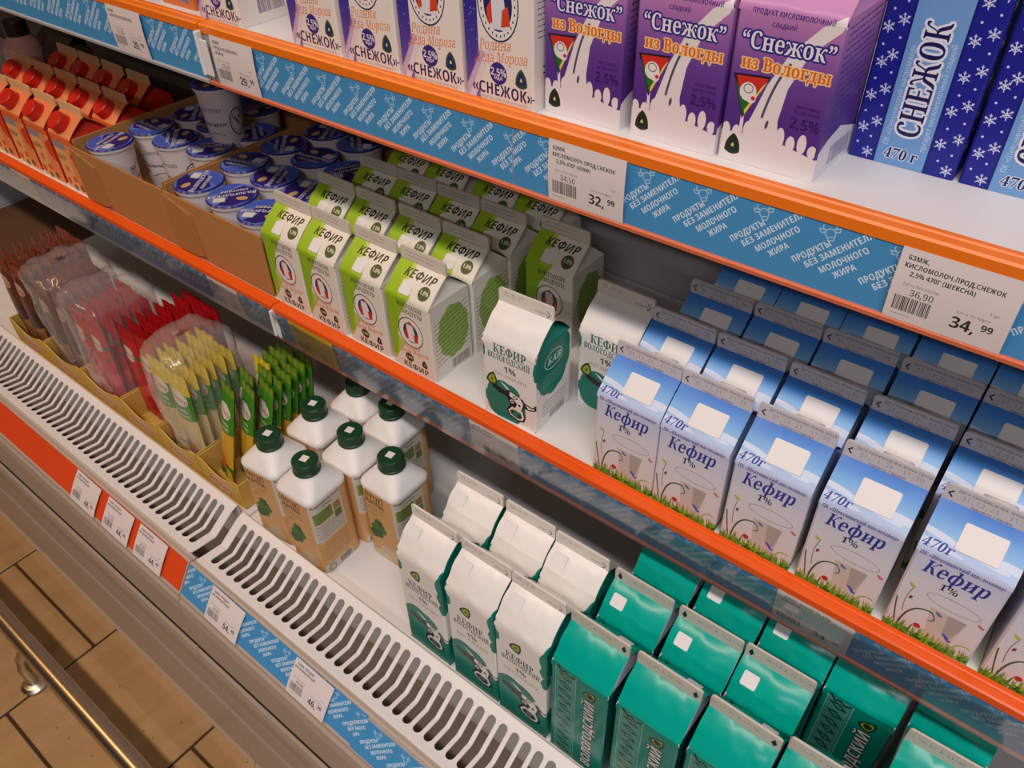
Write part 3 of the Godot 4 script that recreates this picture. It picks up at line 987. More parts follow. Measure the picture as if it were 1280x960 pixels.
func tag_tex(lines: Array, old: String, price: String, bg := c8(222, 214, 212)) -> ImageTexture:
	var W := 408
	var H := 294
	var cv := Cv.new(W, H, bg)
	var ink := c8(48, 46, 50)
	for i in lines.size():
		var s: String = lines[i]
		text(cv, s, "sansb", 25, 26 + s.length() * 7.4, 34 + 30 * i, ink, 0, .9)
	text(cv, "Цена без карты", "sans", 17, 100, 136, c8(120, 116, 118))
	text(cv, old, "sans", 36, 110, 166, ink, 0, .95)
	barcode(cv, 24, 188, 130, 62, ink)
	text(cv, "1 шт", "sans", 17, 350, 150, c8(120, 116, 118))
	text(cv, "Цена по карте", "sans", 17, 290, 178, c8(120, 116, 118))
	text(cv, price.get_slice(",", 0) + ",", "sansb", 66, 268, 224, ink, 0, .95)
	text(cv, price.get_slice(",", 1), "sansb", 38, 344, 212, ink, 0, .95)
	print_rows(cv, 24, 268, 70, 1, 9, 3, c8(150, 146, 146))
	return cv.tex()

# a plate whose face leans: lower edge at z0b, upper at z0t
func leaning_plate(x0: float, x1: float, yb: float, zb: float, yt: float, zt: float, th: float, urep := 1.0) -> SurfaceTool:
	var st := mb()
	var n := (Vector3(0, yt - yb, zt - zb)).cross(Vector3.RIGHT).normalized()
	if n.z < 0:
		n = -n
	var A := Vector3(x0, yt, zt) + n * th
	var B := Vector3(x1, yt, zt) + n * th
	var C := Vector3(x1, yb, zb) + n * th
	var D := Vector3(x0, yb, zb) + n * th
	var b := -n * th
	quad(st, A, B, C, D, Vector2(0, 0), Vector2(urep, 0), Vector2(urep, 1), Vector2(0, 1))
	quad(st, B + b, A + b, D + b, C + b, Vector2(0, 0), Vector2(urep, 0), Vector2(urep, 1), Vector2(0, 1))
	quad(st, A + b, B + b, B, A)
	quad(st, D, C, C + b, D + b)
	quad(st, A + b, A, D, D + b)
	quad(st, B, B + b, C + b, C)
	return st

func price_tag(x: float, yb: float, zb: float, yt: float, zt: float, tex: Texture2D, label: String, wd := 0.068, lift := 0.0016, rot := 0.0) -> void:
	var mid := Vector3(x + wd / 2, (yb + yt) / 2, (zb + zt) / 2)
	var t := thing("price_tag", label, "price tag", mid, 0.0, "shelf price tags")
	var up := Vector3(0, yt - yb, zt - zb).normalized()
	var n := Vector3.RIGHT.cross(up).normalized()
	if n.z < 0:
		n = -n
	t.basis = Basis(Vector3.RIGHT, up, n).rotated(n, rot)
	t.position = mid + n * lift
	var hh := Vector2(yt - yb, zt - zb).length()
	var st := mb()
	var w2 := wd / 2
	var h2 := hh / 2
	# the paper bows out a little between its edges
	var N := 8
	for i in N:
		var a := -h2 + hh * i / N
		var b := -h2 + hh * (i + 1) / N
		var za := .0012 * sin(PI * i / N)
		var zb2 := .0012 * sin(PI * (i + 1) / N)
		var va := 1.0 - float(i) / N
		var vb := 1.0 - float(i + 1) / N
		quad(st, Vector3(-w2, b, zb2), Vector3(w2, b, zb2), Vector3(w2, a, za), Vector3(-w2, a, za), Vector2(0, vb), Vector2(1, vb), Vector2(1, va), Vector2(0, va))
		quad(st, Vector3(w2, b, zb2 - .0003), Vector3(-w2, b, zb2 - .0003), Vector3(-w2, a, za - .0003), Vector3(w2, a, za - .0003), Vector2(.9, .95), Vector2(.9, .96), Vector2(.95, .96), Vector2(.95, .95))
	part("paper", st, mat(Color.WHITE, .55, 0, tex), t)

func shelf(called: String, x0: float, x1: float, y: float, zb: float, lip: Material, chan: Material, label: String, strips: Array) -> void:
	var t := thing(called, label, "shelf", Vector3(0, 0, 0), 0.0, "cabinet shelves")
	var bd := mb()
	box(bd, Vector3((x0 + x1) / 2, y - .010, (-.479 - .79) / 2), Vector3(x1 - x0, .020, .79 - .479), .001)
	part("board", bd, M.white_metal, t)
	var ch := mb()
	extrude_x(ch, [Vector2(-.4788, y + .0018), Vector2(-.4775, y + .0032), Vector2(-.4735, y + .0032), Vector2(-.4725, y + .0022), Vector2(-.4712, y + .0022), Vector2(-.4700, y + .0034), Vector2(-.4640, y + .0030), Vector2(-.4625, y + .0015), Vector2(-.4625, y - .0060), Vector2(-.4650, y - .0060), Vector2(-.4650, y - .0150), Vector2(-.4788, y - .0150)], x0, x1)
	part("price_channel", ch, chan, t, "orange plastic price channel")
	var bp := leaning_plate(x0, x1, y - .056, zb - .002, y - .006, -.4652, .0012)
	part("holder_back", bp, M.clear_grey, t)
	var lp := mb()
	extrude_x(lp, [Vector2(zb - .0026, y - .0575), Vector2(zb + .0022, y - .0575), Vector2(zb + .0026, y - .0545), Vector2(zb + .0012, y - .0535), Vector2(zb - .0026, y - .0535)], x0, x1)
	part("bottom_lip", lp, lip, t)
	if zb < -.465:
		var cvr := leaning_plate(x0 + .001, x1 - .001, y - .0535, zb + .0048, y - .0055, -.4586, .0005)
		part("clear_cover", cvr, M.cover, t, "clear plastic cover of the price rail")
	for s in strips:
		var p := leaning_plate(s[0], s[1], y - .054 + s[3], zb - .0006, y - .0045 + s[3], -.4640, .0006, (s[1] - s[0]) / .0440)
		part("paper_strip", p, s[2], t)

func ribbed_grille(x0: float, x1: float, dy: float, dz: float, label: String) -> void:
	var t := thing("air_grille", label, "grille", Vector3(x0, DECK, -.29 + dz), 0.0, "white slotted air grilles")
	var o := Vector3(x0, DECK, -.29 + dz)
	var L := x1 - x0
	# path across the grille in (z, y), from the raised back edge through the dip to the front edge
	var path := [Vector2(-.336, .568 + dy), Vector2(-.325, .5645 + dy), Vector2(-.291, .5415 + dy), Vector2(-.2625, .5445 + dy), Vector2(-.2515, .5465 + dy)]
	for i in path.size():
		path[i] = path[i] - Vector2(o.z - dz, o.y)
	var th := .0016
	var sec := func(a: Vector2, b: Vector2) -> Array:
		var n := Vector2(-(b - a).y, (b - a).x).normalized() * th
		if n.y > 0:
			n = -n
		return [a, b, b + n, a + n]
	var back := mb()
	extrude_x(back, sec.call(path[0], path[1]), 0, L)
	extrude_x(back, [path[0], path[0] + Vector2(.0015, 0), path[0] + Vector2(.0015, -.03), path[0] + Vector2(0, -.03)], 0, L)
	var front := mb()
	extrude_x(front, sec.call(path[3], path[4]), 0, L)
	extrude_x(front, [path[4], path[4] + Vector2(-.0015, 0), path[4] + Vector2(-.0015, -.012), path[4] + Vector2(0, -.012)], 0, L)
	var pitch := .0166
	var wb := .0054
	var n := int((L - .02) / pitch)
	var m := .5 * (L - n * pitch)
	var bar := mb()
	for i in [1, 2]:
		extrude_x(bar, sec.call(path[i], path[i + 1]), -wb / 2, wb / 2)
	var bm := bar.commit()
	var wide := mb()
	for i in [1, 2]:
		extrude_x(wide, sec.call(path[i], path[i + 1]), 0, m + wb / 2)
	var wm := wide.commit()
	# rounded slot ends
	var r := (pitch - wb) / 2
	for e in [[1, 2, back], [3, 2, front]]:
		var base: Vector2 = path[e[0]]
		var d: Vector2 = (path[e[1]] - base).normalized()
		var st: SurfaceTool = e[2]
		for i in n:
			var xc := m + (i + .5) * pitch
			for sg in [-1.0, 1.0]:
				var corner := Vector3(xc + sg * r, base.y, base.x)
				var prev := Vector3(xc, base.y, base.x)
				for k in range(1, 6):
					var a := PI / 2 * k / 5
					var q := d * r * (1 - cos(a))
					var p := Vector3(xc + sg * r * sin(a), base.y + q.y, base.x + q.x)
					tri(st, corner, prev, p)
					prev = p
	part("back_rim", back, M.white_metal, t)
	part("front_rim", front, M.white_metal, t)
	for i in range(1, n):
		var b := part("bar", bm, M.white_metal, t)
		b.position.x = m + i * pitch
	var e0 := part("end_strip", wm, M.white_metal, t)
	e0.position.x = 0
	var e1 := part("end_strip", wm, M.white_metal, t)
	e1.position.x = L - m - wb / 2

func cabinet(x0: float, x1: float, label: String, strips: Array, back: Material) -> void:
	var t := thing("refrigerated_cabinet", label, "fridge", Vector3((x0 + x1) / 2, 0, -.5), 0.0, "open display cabinets")
	var o := t.position
	var L := x1 - x0
	var mk := func(called: String, c: Vector3, s: Vector3, m: Material) -> void:
		var st := mb()
		box(st, c - o, s, .0015)
		part(called, st, m, t)
	mk.call("deck", Vector3(o.x, DECK - .009, -.566), Vector3(L, .018, .456), M.white_metal)
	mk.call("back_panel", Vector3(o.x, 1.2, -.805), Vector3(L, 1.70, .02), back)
	mk.call("canopy", Vector3(o.x, 2.03, -.66), Vector3(L, .06, .31), M.white_metal)
	mk.call("riser", Vector3(o.x, .50, -.3405), Vector3(L, .085, .004), M.white_metal)
	mk.call("trough_floor", Vector3(o.x, .452, -.295), Vector3(L, .01, .10), M.trough)
	mk.call("trough_front", Vector3(o.x, .495, -.2545), Vector3(L, .085, .003), M.trough)
	# bumper bar behind the rail, rail itself, base panels
	var st := mb()
	extrude_x(st, [Vector2(-.2495, .5400), Vector2(-.2450, .5420), Vector2(-.2425, .5415), Vector2(-.2165, .5045), Vector2(-.2120, .5005), Vector2(-.2110, .4950), Vector2(-.2530, .4950), Vector2(-.2530, .5400)].map(func(p): return p - Vector2(o.z, 0)), x0 - o.x, x1 - o.x)
	part("price_channel", st, M.base_paint, t)
	for q in strips:
		part("paper_strip", leaning_plate(q[0] - o.x, q[1] - o.x, .5030 - q[3] * .6, -.2155 - o.z + q[3] * .4, .5405 - q[3], -.2420 - o.z + q[3] * .8, q[4], (q[1] - q[0]) / .0440), q[2], t, q[5])
	var up := mb()
	extrude_x(up, [Vector2(-.2110, .4950), Vector2(-.2075, .4900), Vector2(-.2050, .4700), Vector2(-.2045, .3920), Vector2(-.2075, .3890), Vector2(-.253, .3890), Vector2(-.253, .4950)].map(func(p): return p - Vector2(o.z, 0)), x0 - o.x, x1 - o.x)
	part("upper_panel", up, M.base_paint, t)
	var lo := mb()
	extrude_x(lo, [Vector2(-.2130, .3830), Vector2(-.2045, .3815), Vector2(-.2005, .3730), Vector2(-.1985, .3560), Vector2(-.1995, .3300), Vector2(-.2030, .3050), Vector2(-.2060, .2800), Vector2(-.2060, .2000), Vector2(-.2035, .1900), Vector2(-.2020, .1500), Vector2(-.253, .1480), Vector2(-.253, .3830)].map(func(p): return p - Vector2(o.z, 0)), x0 - o.x, x1 - o.x)
	part("kick_panel", lo, M.base_paint, t)
	mk.call("gap_shade_strip", Vector3(o.x, .3855, -.210), Vector3(L, .0055, .0135), M.gap_shade)  # added dark strip, stands in for the shade in the panel gap
	var pl := mb()
	extrude_x(pl, [Vector2(-.2100, .1440), Vector2(-.2040, .1425), Vector2(-.2035, .0120), Vector2(-.1990, .0020), Vector2(-.1985, 0.0), Vector2(-.253, 0.0), Vector2(-.253, .1440)].map(func(p): return p - Vector2(o.z, 0)), x0 - o.x, x1 - o.x)
	part("plinth", pl, M.base_paint, t)
	mk.call("lower_body", Vector3(o.x, .225, -.534), Vector3(L, .44, .555), M.base_paint)

func floor_and_room() -> void:
	var slab := mb()
	box(slab, Vector3(-.9, -.053, 2.1), Vector3(8.2, .10, 6.6), .001)
	var fl := struct("floor", slab, M.grout, "dark grout bed under beige floor tiles", "floor")
	var tl := mb()
	box(tl, Vector3(0, 0, 0), Vector3(.3255, .008, .3255), .0016)
	var tm := tl.commit()
	var xs := []
	for i in range(-5, 6):
		var x0: float = -1.234 + .331 * i
		var off := .028 if (i % 2 == 0) else -.150
		for j in range(-2, 6):
			var z: float = off + .331 * j
			if z + .331 < -.21:
				continue
			var b := part("tile", tm, M.tiles[posmod(i * 3 + j * 5, 3)], fl)
			b.position = Vector3(x0 + .1655, -.003, z + .1655)
	var ce := mb()
	box(ce, Vector3(-.9, 3.15, 2.1), Vector3(8.2, .1, 6.6), .001)
	struct("ceiling", ce, M.ceiling, "white shop ceiling", "ceiling")
	for d in [["wall_left", Vector3(-4.95, 1.5, 2.1), Vector3(.1, 3.2, 6.6)], ["wall_right", Vector3(3.15, 1.5, 2.1), Vector3(.1, 3.2, 6.6)], ["wall_back", Vector3(-.9, 1.5, -1.15), Vector3(8.2, 3.2, .1)], ["wall_front", Vector3(-.9, 1.5, 5.35), Vector3(8.2, 3.2, .1)]]:
		var st := mb()
		box(st, d[1], d[2], .001)
		struct(d[0], st, M.wall, "pale painted shop wall", "wall")

func ceiling_lamp(x: float, z: float, len: float, col: Color, energy: float, glow: float, label: String) -> void:
	var t := thing("ceiling_lamp", label, "lamp", Vector3(x, 3.0, z), 0.0, "long ceiling lamps")
	var h := mb()
	box(h, Vector3(0, .05, 0), Vector3(len, .06, .16), .004)
	part("housing", h, M.white_metal, t)
	var g := mb()
	box(g, Vector3(0, .015, 0), Vector3(len - .03, .012, .13), .003)
	var m := mat(col, .5)
	m.emission_enabled = true
	m.emission = col
	m.emission_energy_multiplier = glow
	part("diffuser", g, m, t)
	var l := AreaLight3D.new()
	l.name = "lamp_light"
	l.area_size = Vector2(len - .03, .13)
	l.area_normalize_energy = true
	l.light_color = col
	l.light_energy = energy
	l.shadow_enabled = true
	l.area_range = 12.0
	l.area_attenuation = 2.0
	t.add_child(l)
	l.rotation.x = -PI / 2
	l.position.y = -.004

func bumper_rail() -> void:
	var t := thing("bumper_rail", "polished chrome floor bumper rail in front of the cabinet base", "rail", Vector3(-1.3, 0, -.061))
	var st := mb()
	tube(st, [Vector3(-1.2, .12, 0), Vector3(2.6, .12, 0)], .0175, 24)
	part("tube", st, M.chrome, t)
	for x in [-.93, .055, 1.04, 2.02]:
		var p := mb()
		tube(p, [Vector3(x, .105, .004), Vector3(x, .085, .020), Vector3(x, .06, .026), Vector3(x, .02, .026), Vector3(x, .0, .026)], .010, 14)
		part("bracket", p, M.chrome, t)
		var q := mb()
		lathe(q, [Vector2(.024, .0), Vector2(.024, .004), Vector2(.018, .008), Vector2(.010, .010)], 20, Vector3(x, .004, .026))
		part("foot_plate", q, M.chrome, t)

# ---------------------------------------------------------------- cups, bottles, snack packs
func lid_tex() -> ImageTexture:
	var n := 300
	var cv := Cv.new(n, n, c8(96, 124, 206))
	cv.ell(150, 150, 150, 150, c8(56, 50, 140))
	cv.ell(150, 150, 140, 140, c8(104, 130, 206))
	cv.shape([Vector2(10, 150), Vector2(40, 60), Vector2(150, 14), Vector2(230, 40), Vector2(170, 120), Vector2(240, 160), Vector2(90, 250), Vector2(30, 210)], c8(52, 40, 120))
	cv.shape([Vector2(90, 290), Vector2(170, 200), Vector2(280, 170), Vector2(270, 220), Vector2(190, 284)], c8(74, 100, 200))
	cv.ell(92, 96, 34, 22, c8(206, 170, 110), .3)
	text(cv, "Вологодская", "serifb", 46, 150, 150, c8(232, 232, 240), -.08, .9, .2, 2, c8(50, 44, 110))
	text(cv, "сметана", "serifb", 40, 140, 196, c8(232, 232, 240), -.08, .9, .2, 2, c8(50, 44, 110))
	cv.rect(186, 76, 66, 52, c8(226, 226, 222))
	cv.ring(150, 150, 148, 148, 9, c8(40, 46, 130))
	return cv.tex()

func cup_tex() -> ImageTexture:
	var cv := Cv.new(640, 280, c8(222, 214, 212))
	for ox in [0, 320]:
		cv.ring(70 + ox, 150, 46, 66, 6, c8(52, 44, 74))
		cv.ring(70 + ox, 150, 34, 50, 3, c8(90, 80, 110))
		for k in 4:
			cv.ell(56 + ox + 10 * k, 130 + 14 * (k % 3), 7, 9, c8(96, 84, 116))
		for i in 12:
			cv.rect(140 + ox, 92 + i * 9, 44, rng.randi_range(2, 6), c8(66, 58, 104))
		text(cv, "Сметана", "serif", 34, 250 + ox, 80, c8(70, 62, 90), 0, .9, .3)
		text(cv, "вологодская", "sansb", 26, 254 + ox, 150, c8(40, 36, 60), 0, .9)
		cv.curve(Vector2(206 + ox, 206), Vector2(250 + ox, 184), Vector2(300 + ox, 204), 4, c8(70, 62, 90))
	return cv.tex()

func build_cup() -> Node3D:
	var t := Node3D.new()
	t.name = "sour_cream_cup"
	t.set_meta("category", "cup")
	t.set_meta("group", "white cups with blue foil lids")
	var b := mb()
	lathe(b, [Vector2(.0005, 0.001), Vector2(.022, .0), Vector2(.0242, .002), Vector2(.0306, .085), Vector2(.0308, .088)], 36)
	part("cup_body", b, M.cup, t)
	var r := mb()
	lathe(r, [Vector2(.0306, .0870), Vector2(.0330, .0880), Vector2(.0334, .0905), Vector2(.0330, .0935), Vector2(.0338, .0940)], 36)
	part("rim", r, M.cup_white, t)
	var l := mb()
	# foil: crimped edge, printed top
	var seg := 48
	for k in seg:
		var g0 := TAU * k / seg
		var g1 := TAU * (k + 1) / seg
		var rr0 := .0345 + .0004 * (k % 2)
		var rr1 := .0345 + .0004 * ((k + 1) % 2)
		var p0 := Vector3(cos(g0) * .0325, .0953, sin(g0) * .0325)
		var p1 := Vector3(cos(g1) * .0325, .0953, sin(g1) * .0325)
		var q0 := Vector3(cos(g0) * rr0, .0930 + .0006 * (k % 2), sin(g0) * rr0)
		var q1 := Vector3(cos(g1) * rr1, .0930 + .0006 * ((k + 1) % 2), sin(g1) * rr1)
		var c := Vector3(0, .0950, 0)
		var uv := func(p: Vector3) -> Vector2:
			return Vector2(.5 + p.x / .07, .5 + p.z / .07)
		tri(l, c, p0, p1, uv.call(c), uv.call(p0), uv.call(p1))
		quad(l, p0, p1, q1, q0, uv.call(p0), uv.call(p1), uv.call(q1), uv.call(q0))
	part("foil_lid", l, M.lid, t, "blue printed foil lid")
	return t

func bottle_tex() -> ImageTexture:
	var q := 330
	var H := 640
	var cv := Cv.new(q * 4, H, c8(212, 164, 106))
	# faces in the order right, back, left, front
	for f in [0, 2]:
		var x: int = q * f
		cv.rect(x + 30, 0, q - 50, 340, c8(206, 198, 186))
		text(cv, "Белый кисломолочный", "sansb", 24, x + q * .5, 22, c8(60, 58, 50), 0, .9)
		text(cv, "напиток", "sansb", 24, x + q * .5, 52, c8(60, 58, 50), 0, .9)
		cv.rect(x + 130, 82, q - 170, 96, c8(128, 146, 70))
		print_rows(cv, x + 136, 92, q - 190, 5, 18, 5, c8(52, 70, 30))
		cv.rect(x + 50, 96, 66, 60, c8(158, 128, 78))
		cv.rect(x + 50, 164, 66, 60, c8(96, 120, 50))
		print_rows(cv, x + 50, 200, q - 90, 8, 16, 4, c8(110, 104, 92))
		print_rows(cv, x + 40, 366, q - 70, 10, 16, 4, c8(150, 106, 60))
		cv.rect(x + 36, 560, q - 76, 74, c8(206, 198, 186))
		barcode(cv, x + 50, 570, 110, 54, c8(60, 54, 50))
		cv.ring(x + q * .72, 597, 32, 32, 6, c8(60, 54, 50))
		cv.ring(x + q * .72, 597, 18, 20, 3, c8(60, 54, 50))
	for f in [1, 3]:
		var x: int = q * f
		var ink := c8(70, 40, 24)
		text(cv, "Густой", "sansb", 60, x + q * .46, 46, ink, 0, .95)
		text(cv, "АЙРАН", "sansb", 60, x + q * .48, 104, ink, 0, .95)
		print_rows(cv, x + 70, 156, q - 140, 2, 22, 5, c8(140, 92, 54))
		text(cv, "1,5%", "sans", 34, x + q * .56, 216, c8(110, 70, 40))
		for k in [[.46, 300, 60], [.36, 340, 44], [.58, 356, 60], [.50, 390, 50], [.66, 410, 52], [.42, 286, 30]]:
			cv.blob(x + q * k[0], k[1], k[2] * .7, k[2] * .7, c8(82, 120, 44).lerp(c8(30, 78, 30), rng.randf()), 7, .25)
		cv.blob(x + q * .3, 560, 80, 66, c8(206, 186, 150), 5, .1)
		cv.ell(x + q * .5, 600, 90, 30, c8(214, 196, 166))
	return cv.tex()

func rounded_square(half: float, r: float, n := 5) -> Array:
	var out := []
	for c in [[1, 1], [-1, 1], [-1, -1], [1, -1]]:
		var o := Vector2(c[0], c[1]) * (half - r)
		var base := atan2(c[1], c[0]) - PI / 4
		for k in n + 1:
			out.append(o + Vector2.from_angle(base + PI / 2 * k / n) * r)
	return out

func loft(st: SurfaceTool, rings: Array, vs: Array) -> void:
	var n: int = rings[0].size()
	var cum := [0.0]
	for k in n:
		cum.append(cum[k] + (rings[0][(k + 1) % n] - rings[0][k]).length())
	var nr := []
	for i in rings.size():
		var row := []
		for k in n:
			var e: Vector3 = rings[i][(k + 1) % n] - rings[i][(k + n - 1) % n]
			var u: Vector3 = rings[mini(i + 1, rings.size() - 1)][k] - rings[maxi(i - 1, 0)][k]
			var nn: Vector3 = e.cross(u).normalized()
			var ctr := Vector3(0, rings[i][k].y, 0)
			if nn.dot(rings[i][k] - ctr) < 0:
				nn = -nn
			row.append(nn)
		nr.append(row)
	for i in rings.size() - 1:
		for k in n:
			var k2 := (k + 1) % n
			var u0: float = 1.0 - cum[k] / cum[n]
			var u1: float = 1.0 - cum[k + 1] / cum[n]
			squad(st, [rings[i + 1][k], rings[i + 1][k2], rings[i][k2], rings[i][k]], [nr[i + 1][k], nr[i + 1][k2], nr[i][k2], nr[i][k]], [Vector2(u0, vs[i + 1]), Vector2(u1, vs[i + 1]), Vector2(u1, vs[i]), Vector2(u0, vs[i])])

func build_bottle() -> Node3D:
	var t := Node3D.new()
	t.name = "drink_bottle"
	t.set_meta("category", "bottle")
	t.set_meta("group", "carton bottles with green caps")
	var at := func(half: float, r: float, y: float) -> Array:
		var out := []
		# start so that the texture order is right, back, left, front
		var ring := rounded_square(half, r)
		for p in ring:
			out.append(Vector3(p.x, y, -p.y).rotated(Vector3.UP, 0))
		return out
	var b := mb()
	loft(b, [at.call(.0318, .010, 0.0), at.call(.0330, .011, .004), at.call(.0330, .012, .134)], [1.0, .97, 0.0])
	part("sleeve", b, M.bottle, t)
	var s := mb()
	loft(s, [at.call(.0334, .012, .1325), at.call(.0336, .0125, .1345), at.call(.0334, .0125, .1375), at.call(.0318, .013, .1400), at.call(.0255, .0150, .1480), at.call(.0200, .0175, .1545), at.call(.0160, .01595, .1580), at.call(.0155, .01545, .1600)], [1, .9, .8, .7, .5, .3, .1, 0])
	part("shoulder", s, M.bottle_white, t)
	var c := mb()
	lathe(c, [Vector2(.0172, .1585), Vector2(.0176, .1592), Vector2(.0176, .1620), Vector2(.0168, .1628), Vector2(.0168, .1750), Vector2(.0158, .1764), Vector2(.0145, .1768), Vector2(.0001, .1768)], 40)
	var cap := part("screw_cap", c, M.green_cap, t, "dark green screw cap")
	var q := mb()
	box(q, Vector3(0, .1770, 0), Vector3(.0098, .0005, .0098), .0002)
	var o := part("cap_sticker", q, M.sticker, cap, "small white square sticker")
	o.rotation.y = .2
	return t

# flow pack: pillow with crimped ends; origin at its foot, face towards +z
func pack_mesh(w: float, h: float, th: float) -> ArrayMesh:
	var st := mb()
	var nx := 8
	var ny := 16
	var pos := func(u: float, v: float, sg: float) -> Vector3:
		var crimp := .075
		var k: float = 0.0
		if v > crimp and v < 1 - crimp:
			k = pow(sin(PI * (v - crimp) / (1 - 2 * crimp)), .45)
		var prof := pow(maxf(0.0, 1.0 - pow(absf(2 * u - 1), 2.6)), .7)
		var squeeze := 1.0 - .10 * k
		var z := sg * (.0006 + th * .5 * k * prof)
		var y := v * h
		if v >= 0.999 or v <= .001:
			y += .0016 * (1.0 if int(round(u * nx * 2)) % 2 == 0 else -1.0)
		z += .0010 * sin(u * 19 + v * 7) * (1 - k)
		return Vector3((u - .5) * w * squeeze, y, z)
	for sg in [1.0, -1.0]:
		for j in ny:
			for i in nx:
				var u0 := float(i) / nx
				var u1 := float(i + 1) / nx
				var v0 := float(j) / ny
				var v1 := float(j + 1) / ny
				var P := [pos.call(u0, v1, sg), pos.call(u1, v1, sg), pos.call(u1, v0, sg), pos.call(u0, v0, sg)]
				var N := []
				for q in [[u0, v1], [u1, v1], [u1, v0], [u0, v0]]:
					var e := .02
					var du: Vector3 = pos.call(minf(q[0] + e, 1), q[1], sg) - pos.call(maxf(q[0] - e, 0), q[1], sg)
					var dv: Vector3 = pos.call(q[0], clampf(q[1] + e, .002, .998), sg) - pos.call(q[0], clampf(q[1] - e, .002, .998), sg)
					var nn: Vector3 = du.cross(dv).normalized() * sg
					N.append(nn)
				var U := [Vector2(u0, 1 - v1), Vector2(u1, 1 - v1), Vector2(u1, 1 - v0), Vector2(u0, 1 - v0)]
				if sg > 0:
					squad(st, P, N, U)
				else:
					squad(st, [P[1], P[0], P[3], P[2]], [N[1], N[0], N[3], N[2]], [U[1], U[0], U[3], U[2]])
	return st.commit()

func pack_tex(kind: String) -> ImageTexture:
	var W := 160
	var H := 600
	var cv := Cv.new(W, H, c8(80, 150, 30))
	match kind:
		"green", "yellow":
			cv.rect(0, 0, W, 270, c8(62, 130, 30))
			if kind == "yellow":
				cv.rect(0, 0, W, 110, c8(214, 190, 40))
				for i in 30:
					cv.rect(rng.randf() * W, rng.randf() * 110, rng.randf_range(6, 30), 4, c8(196, 160, 30).lerp(c8(236, 222, 90), rng.randf()))
			else:
				cv.rect(0, 0, W, 40, c8(112, 140, 40))
			cv.ell(80, 140, 62, 46, c8(226, 220, 206), .2)
			text(cv, "Роллер", "serifb", 38, 80, 142, c8(190, 40, 36), .2, .8, .2)
			text(cv, "ВАНИЛЬ", "sansb", 26, 80, 214, c8(206, 226, 170), 0, .9)
			text(cv, "МОЛОКО", "sansb", 26, 80, 246, c8(206, 226, 170), 0, .9)
			cv.rect(0, 270, W, 220, c8(206, 160, 46) if kind == "green" else c8(206, 186, 120))
			cv.ell(30, 300, 60, 40, c8(226, 186, 70))
			cv.shape([Vector2(0, 430), Vector2(W, 500), Vector2(W, H), Vector2(0, H)], c8(50, 110, 40))
			cv.ell(50, 480, 44, 60, c8(214, 92, 34))
			cv.ell(110, 560, 40, 50, c8(226, 176, 50))
		"red":
			cv.im.fill(c8(186, 26, 30))
			cv.rect(0, 0, W, 60, c8(170, 20, 26))
			cv.ell(70, 150, 58, 44, c8(224, 200, 196), .2)
			text(cv, "Роллер", "serifb", 36, 72, 152, c8(190, 40, 36), .2, .8, .2)
			for i in 9:
				cv.ell(rng.randf() * W, rng.randf_range(80, 300), 14, 9, c8(60, 100, 40), rng.randf() * 3)
			cv.shape([Vector2(0, 420), Vector2(W, 330), Vector2(W, 400), Vector2(0, 520)], c8(216, 70, 66))
			cv.ell(80, 470, 60, 46, c8(206, 46, 44))
		"brown":
			cv.im.fill(c8(92, 44, 30))
			cv.rect(0, 0, W, 70, c8(128, 62, 40))
			for i in 16:
				cv.rect(rng.randf() * W, rng.randf() * 90, rng.randf_range(6, 30), 4, c8(176, 100, 66))
			cv.ell(76, 150, 56, 40, c8(196, 160, 134), .2)
			text(cv, "Роллер", "serifb", 34, 76, 152, c8(150, 40, 30), .2, .8, .2)
			cv.rect(0, 300, W, 150, c8(60, 30, 24))
			cv.shape([Vector2(0, 450), Vector2(W, 400), Vector2(W, 600), Vector2(0, 600)], c8(146, 96, 50))
	return cv.tex()

func clear_bag(called: String, at: Vector3, wx: float, wz: float, h: float, seed_: int, label: String, lean := Vector3.ZERO) -> void:
	var t := thing(called, label, "bag", at, 0.0, "clear plastic bags round the packs")
	var noise := FastNoiseLite.new()
	noise.seed = seed_
	noise.frequency = 14.0
	var fine := FastNoiseLite.new()
	fine.seed = seed_ + 9
	fine.frequency = 45.0
	var st := mb()
	var nu := 56
	var nv := 26
	var pts := []
	for j in nv + 1:
		var v := float(j) / nv
		var row := []
		for i in nu:
			var a := TAU * i / nu
			var ca := cos(a)
			var sa := sin(a)
			var e := 0.50
			var k := 1.0
			var y := h * v / .62
			if v > .62:
				var g := (v - .62) / .38 * PI / 2
				k = maxf(.002, pow(cos(g), .75))
				y = h + .020 * sin(g)
			var p := Vector3(signf(ca) * pow(absf(ca), e) * wx * k, y, signf(sa) * pow(absf(sa), e) * wz * k)
			var n := noise.get_noise_3d(p.x * 1.6, p.y * .7, p.z * 1.6)
			var m := fine.get_noise_3d(p.x, p.y * .4, p.z)
			var d := Vector3(p.x, 0, p.z).normalized()
			p += d * (.007 * n + .0022 * m) * (1.0 if v < .8 else .5) + Vector3.UP * .007 * n * (1.0 if v > .6 else 0.0)
			p += lean * (v * v)
			row.append(p)
		pts.append(row)
	st.set_smooth_group(0)
	for j in nv:
		for i in nu:
			var i2 := (i + 1) % nu
			for q in [pts[j + 1][i], pts[j][i], pts[j][i2], pts[j + 1][i], pts[j][i2], pts[j + 1][i2]]:
				st.add_vertex(q)
	st.index()
	st.generate_normals()
	part("film", st, M.film, t)

